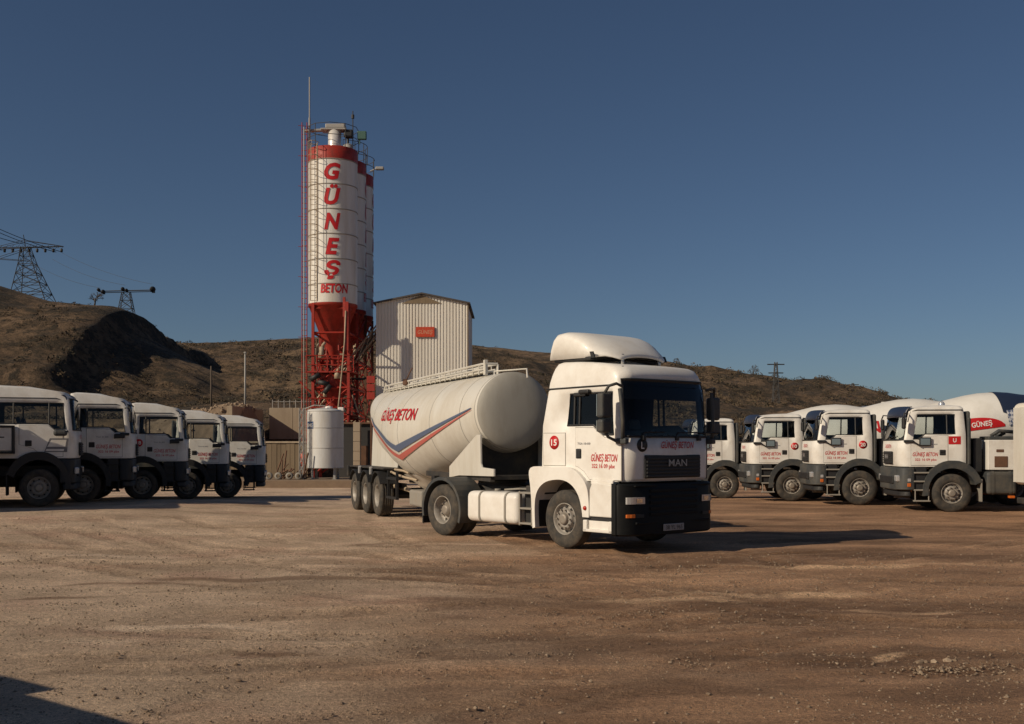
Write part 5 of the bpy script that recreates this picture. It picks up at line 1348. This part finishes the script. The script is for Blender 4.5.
# working platforms, hoppers and pipework below the cones
for z, x0, x1 in ((4.2, -1.3, 1.5), (7.0, -1.5, 1.6)):
    m_ = MB(); m_.box(x0, x1, -1.5, 1.6, z, z + .08)
    for x in (x0, x0 + .7, x0 + 1.4, x0 + 2.1, x1): m_.bar((x, -1.5, z), (x, -1.5, z + 1.1), .05)
    for q in (.5, 1.1): m_.bar((x0, -1.5, z + q), (x1, -1.5, z + q), .05)
    m_.build('platform', REDP, fr_)
rs = random.Random(21)
m_ = MB(); m_.lathe([(0, .9), (1.0, .9), (2.0, .35), (2.3, .3)], (.1, -.2, 6.9), (0, 0, -1), 20); m_.build('weigh_hopper', REDP, fr_)
m_ = MB(); m_.box(-1.0, .9, -1.1, .6, 1.3, 3.3, .08); m_.box(.2, 1.3, -1.3, -.3, 2.2, 3.8, .05); m_.build('mixer_housing', REDP, fr_)
for _ in range(44):
    m_ = MB(); x, y, z = rs.uniform(-1.3, 1.6), rs.uniform(-1.6, 3.5), rs.uniform(1.0, 8.6); d = rs.choice(((1, 0, 0), (0, 0, 1), (.6, 0, .8), (-.7, 0, .7), (.3, 0, -.9)))
    l = rs.uniform(.6, 1.8); m_.tube([(x, y, z), (x + d[0] * l, y, z + d[2] * l)], rs.uniform(.03, .09), 6); m_.build('pipe', rs.choice((REDP, REDP, RUSTY, BLACK, BEIGEP)), fr_)
m_ = MB()
for x, y, z, r, l in ((-.55, -1.2, 7.9, .16, .8), (-.95, -1.3, 7.7, .12, .9), (.5, -1.3, 6.6, .2, .5), (.9, -1.2, 3.2, .12, .7), (-.3, -1.4, 5.4, .12, .4), (1.75, 4.5, 9.2, .16, .5), (1.2, 2.4, 8.6, .2, .5)):
    m_.tube([(x, y, z), (x, y, z + l)], r, 10); m_.tube([(x, y, z + l), (x + .25, y, z + l + .3)], r * .6, 8)
m_.build('actuators', BEIGEP, fr_)
m_ = MB()
for x, y, z, a in ((-.9, -1.55, 6.7, .5), (-.35, -1.55, 6.3, -.2), (-.1, -1.6, 5.9, .9)): m_.tube([(x - .35 * math.cos(a), y, z - .35 * math.sin(a)), (x + .35 * math.cos(a), y, z + .35 * math.sin(a))], .17, 10)
m_.build('drive_motor', BLACK, fr_)
m_ = MB(); m_.tube([(1.12, -1.75, 11.0), (1.05, -1.75, 9.0), (.75, -1.9, 5.5), (.35, -2.0, 1.8)], .05, 7); m_.build('drain_hose', BEIGEP, fr_)
m_ = MB(); m_.box(1.0, 1.3, -1.72, -1.62, 8.4, 11.6, .02); m_.box(.92, 1.1, -1.7, -1.6, 10.6, 11.9, .02); m_.build('riser_duct', REDP, fr_)
# truss conveyor from the frame to the building
m_ = MB(); A = Vector((1.6, 1.5, 7.8)); B = Vector((2.9, 1.9, 9.9)); A2 = Vector((-1.2, 1.0, 4.6))
for dy in (-.5, .5):
    for dz in (0, .7): m_.bar(A2 + Vector((0, dy, dz)), B + Vector((0, dy, dz)), .09)
    for k in range(9): 
        p = A2.lerp(B, k / 9); q = A2.lerp(B, (k + 1) / 9); m_.bar(p + Vector((0, dy, 0)), q + Vector((0, dy, .7)), .05)
m_.build('conveyor_truss', BEIGEP, fr_)
m_ = MB(); m_.grid([[A2 + Vector((0, -.45, .3)), A2 + Vector((0, .45, .3))], [B + Vector((0, -.45, .3)), B + Vector((0, .45, .3))]]); m_.build('conveyor_belt', BLACK, fr_)

# control cabin under the frame and stacked red boxes
root = empty('control_cabin', (-9.6, 71.5, -.4), 0, 'dark shed under the frame between the small tank and the trailer', 'shed')
m_ = MB(); m_.box(-1.9, 2.3, -1.2, 2.2, 0, 3.6, .03); m_.build('wall', SHED, root)
m_ = MB(); m_.box(-2.0, 2.4, -1.4, 2.4, 3.6, 3.72, .02); m_.build('roof', RUSTY, root)
m_ = MB(); m_.box(-.6, .3, -1.25, -1.19, .2, 2.2, .02); m_.build('door', RUSTY, root)
root = empty('concrete_column', (hx(358, 70), 69.6, -.4), 0, 'pale narrow stacked block column under the right side of the silo frame', 'column')
m_ = MB()
for k in range(6): m_.box(-.22, .22, -.25, .25, k * .62, k * .62 + .6, .02)
m_.build('blocks', CONC, root)
root = empty('red_sign_stack', (hx(372, 70), 69.4, 4.75), 0, 'three stacked red sign boards left of the corrugated building', 'sign')
for k in range(3): MB().box(-.26, .26, -.05, .05, .0 + k * .52, .46 + k * .52, .02).build('sign_board', REDP, root)
MB().box(-.05, .05, .06, .14, -5.1, 1.5).build('post', RUSTY, root)

# ================================================================ CORRUGATED BUILDING
bd = empty('corrugated_building', (0, 0, 0), 0, 'tall gabled building clad in cream corrugated sheet with a small red sign', 'building')
BX0, BX1, BY, BD = hx(376.0, 73.3), hx(467.5, 73.3), 73.3, 8.5
ze = 1.84 + (445.2 - 303) * 73.3 / 1090; za = 1.84 + (445.2 - 294.5) * 73.3 / 1090; bm_ = (BX0 + BX1) / 2
def roofz(x): return za - (za - ze) * abs(x - bm_) / ((BX1 - BX0) / 2)
m_ = MB(); pitch = .21; prof = []
x = BX0
while x < BX1 - .01:
    for dx, dy in ((0, 0), (.10, 0), (.125, .05), (.185, .05)):
        if x + dx <= BX1: prof.append((x + dx, BY + dy))
    x += pitch
prof.append((BX1, BY))
m_.grid([[(x, y, z if k == 0 else min(roofz(x), 99)) for x, y in prof] for k, z in enumerate((-.6, 0))], smooth=False)
y = BY; prof = []
while y < BY + BD - .01:
    for dy, dx in ((0, 0), (.10, 0), (.125, -.05), (.185, -.05)): prof.append((BX1 + dx, y + dy))
    y += pitch
m_.grid([[(x, y, z) for x, y in prof] for z in (-.6, ze)], smooth=False)
m_.grid([[(BX0, BY, z), (BX0, BY + BD, z)] for z in (-.6, ze)], smooth=False)
m_.grid([[(BX0, BY + BD, -.6), (BX1, BY + BD, -.6)], [(BX0, BY + BD, ze), (BX1, BY + BD, ze)]], smooth=False)
m_.build('wall', SHEET, bd, recalc=False)
m_ = MB()
for s in (-1, 1):
    xe = bm_ + s * ((BX1 - BX0) / 2 + .18); z1 = ze - .06
    m_.prism([(bm_, za + .02), (xe, z1), (xe, z1 + .10), (bm_, za + .13)], BY - .2, BY + BD + .2)
m_.build('roof', ROOFD, bd)
m_ = MB(); m_.prism([(bm_ - 1.35, za - .60), (bm_ + 1.35, za - .60), (bm_, za - .02)], BY - .03, BY - .01); m_.box(BX1 - .02, BX1 + .06, BY - .04, BY + .1, -.6, ze, .0); m_.build('gable_trim', PANELW, bd)
m_ = MB(); sgx0, sgx1 = hx(416, BY), hx(434.5, BY); sz0 = 1.84 + (445.2 - 337) * BY / 1090; sz1 = 1.84 + (445.2 - 327) * BY / 1090
m_.box(sgx0, sgx1, BY - .12, BY - .02, sz0, sz1, .01); sg = m_.build('sign', pmat('orange_red_sign', (.55, .06, .02), .5, dirt=.5, dcol=(.25, .03, .01), scale=4), bd)
decal('sign_lettering', 'GÜNEŞ', lambda u, v: (sgx0 + .12 + u, BY - .125, sz0 + .2 + v), pmat('sign_letter_red', (.62, .28, .17), .5), sg, .26, .2, .01, 1.0)
MB().box(BX0 + .9, BX0 + 2.6, BY - .05, BY - .01, -.4, 3.4, .02).build('door', RUSTY, bd)

# ================================================================ SMALL TANK
Yt = 60.; tx = hx(325.2, Yt)
tk = empty('storage_tank', (tx, Yt, -.02), 0, 'small white upright tank on short legs with a ladder shadow and blue emblem', 'tank')
r = 1.0; z0 = .60; z1 = 1.84 + (445.2 - 411) * Yt / 1090 + .02
m_ = MB(); m_.lathe([(0, 0), (0, r), (z1 - z0, r), (z1 - z0 + .06, r - .05), (z1 - z0 + .22, 0)], (0, 0, z0), (0, 0, 1), 48); sh_ = m_.build('shell', TANKG, tk, smooth=True)
for q in (0.02, 1.1, 2.2, z1 - z0 - .03):
    m_ = MB(); m_.lathe([(q - .02, r), (q, r + .02), (q + .02, r)], (0, 0, z0), (0, 0, 1), 48); m_.build('seam', GALV, sh_)
for k in range(4):
    a = R(45 + 90 * k); m_ = MB(); x, y = .85 * math.cos(a), .85 * math.sin(a); m_.box(x - .06, x + .06, y - .06, y + .06, 0, .68); m_.box(x - .12, x + .12, y - .12, y + .12, 0, .03); m_.build('leg', GALV, tk)
rows = [[((r + .012) * math.sin(a), -(r + .012) * math.cos(a), z) for a in [R(-60 + 5 * k) for k in range(7)]] for z in (2.75, 3.15)]
MB().grid(rows).build('emblem', pmat('blue_emblem', (.05, .09, .2), .5), tk)
decal('emblem_lettering', 'BMS', lambda u, v: ((r + .02) * math.sin(R(-57) + u), -(r + .02) * math.cos(R(-57) + u), 2.85 + v), WHT, tk, .2, .1, .01, .42, cell=.08)
m_ = MB()
for x in (-1.12, -1.0): m_.bar((x, -.5, 0), (x, -.5, z1 + .15), .035)
z = .2
while z < z1: m_.bar((-1.12, -.5, z), (-1.0, -.5, z), .03); z += .3
m_.tube([(-1.05, -.5, z1 + .1), (-.5, -.6, z1 + .3), (.1, -.6, z1 + .25)], .03, 6)
m_.build('ladder', GALV, tk)
m_ = MB(); m_.lathe([(0, .2), (.15, .2), (.2, 0)], (.25, -.3, z1 + .08), (0, 0, 1), 14); m_.box(.75, 1.05, -.3, 0, z1, z1 + .2, .03); m_.build('top_hatch', WHT, tk)
# truss added left of the tank to throw the lattice shadow on it
tr0 = empty('shadow_lattice_stand', (tx - 1.12, Yt - .95, -.05), 0, 'slim grey lattice stand added left of the small white tank to cast a shadow', 'steel frame')
m_ = MB(); lattice(m_, sq(.11, .11), sq(.11, .11), 0, 3.9, 9, .024); m_.build('frame', GALV, tr0)
gp = empty('gas_bottle', (hx(303.5, 60.5), 60.2, -.02), 0, 'orange-red upright cylinder between the board fence and the small tank', 'cylinder')
m_ = MB(); m_.lathe([(0, 0), (0, .15), (.75, .15), (.88, .08), (.92, .04), (.96, .04), (.96, 0)], (0, 0, .55), (0, 0, 1), 18); m_.build('body', pmat('orange_red_paint', (.52, .07, .03), .5), gp)
m_ = MB(); m_.box(-.2, .2, -.2, .2, 0, .55, .02); m_.build('stand', RUSTY, gp)
sc_ = empty('scrap_trestle', (hx(288, 59.5), 59.3, -.02), 0, 'jumble of scrap steel trestles and wheels on the pad left of the small tank', 'scrap')
m_ = MB(); rs = random.Random(4)
for _ in range(22):
    x = rs.uniform(-.8, 1.0); y = rs.uniform(-.4, .5); z = rs.uniform(0, .35); l = rs.uniform(.5, 1.5); a = rs.uniform(.1, 1.5) * rs.choice((-1, 1)); m_.bar((x, y, z), (x + l * math.cos(a) * .5, y, z + abs(l * math.sin(a))), rs.uniform(.04, .08))
m_.build('trestle', RUSTY, sc_)
m_ = MB()
for x in (-.9, -.4, .2, .7): m_.lathe([(0, .1), (0, .2), (.12, .2), (.12, .1)], (x, -.5, .2), (0, 1, 0), 14)
m_.build('caster_wheel', GREYF, sc_)
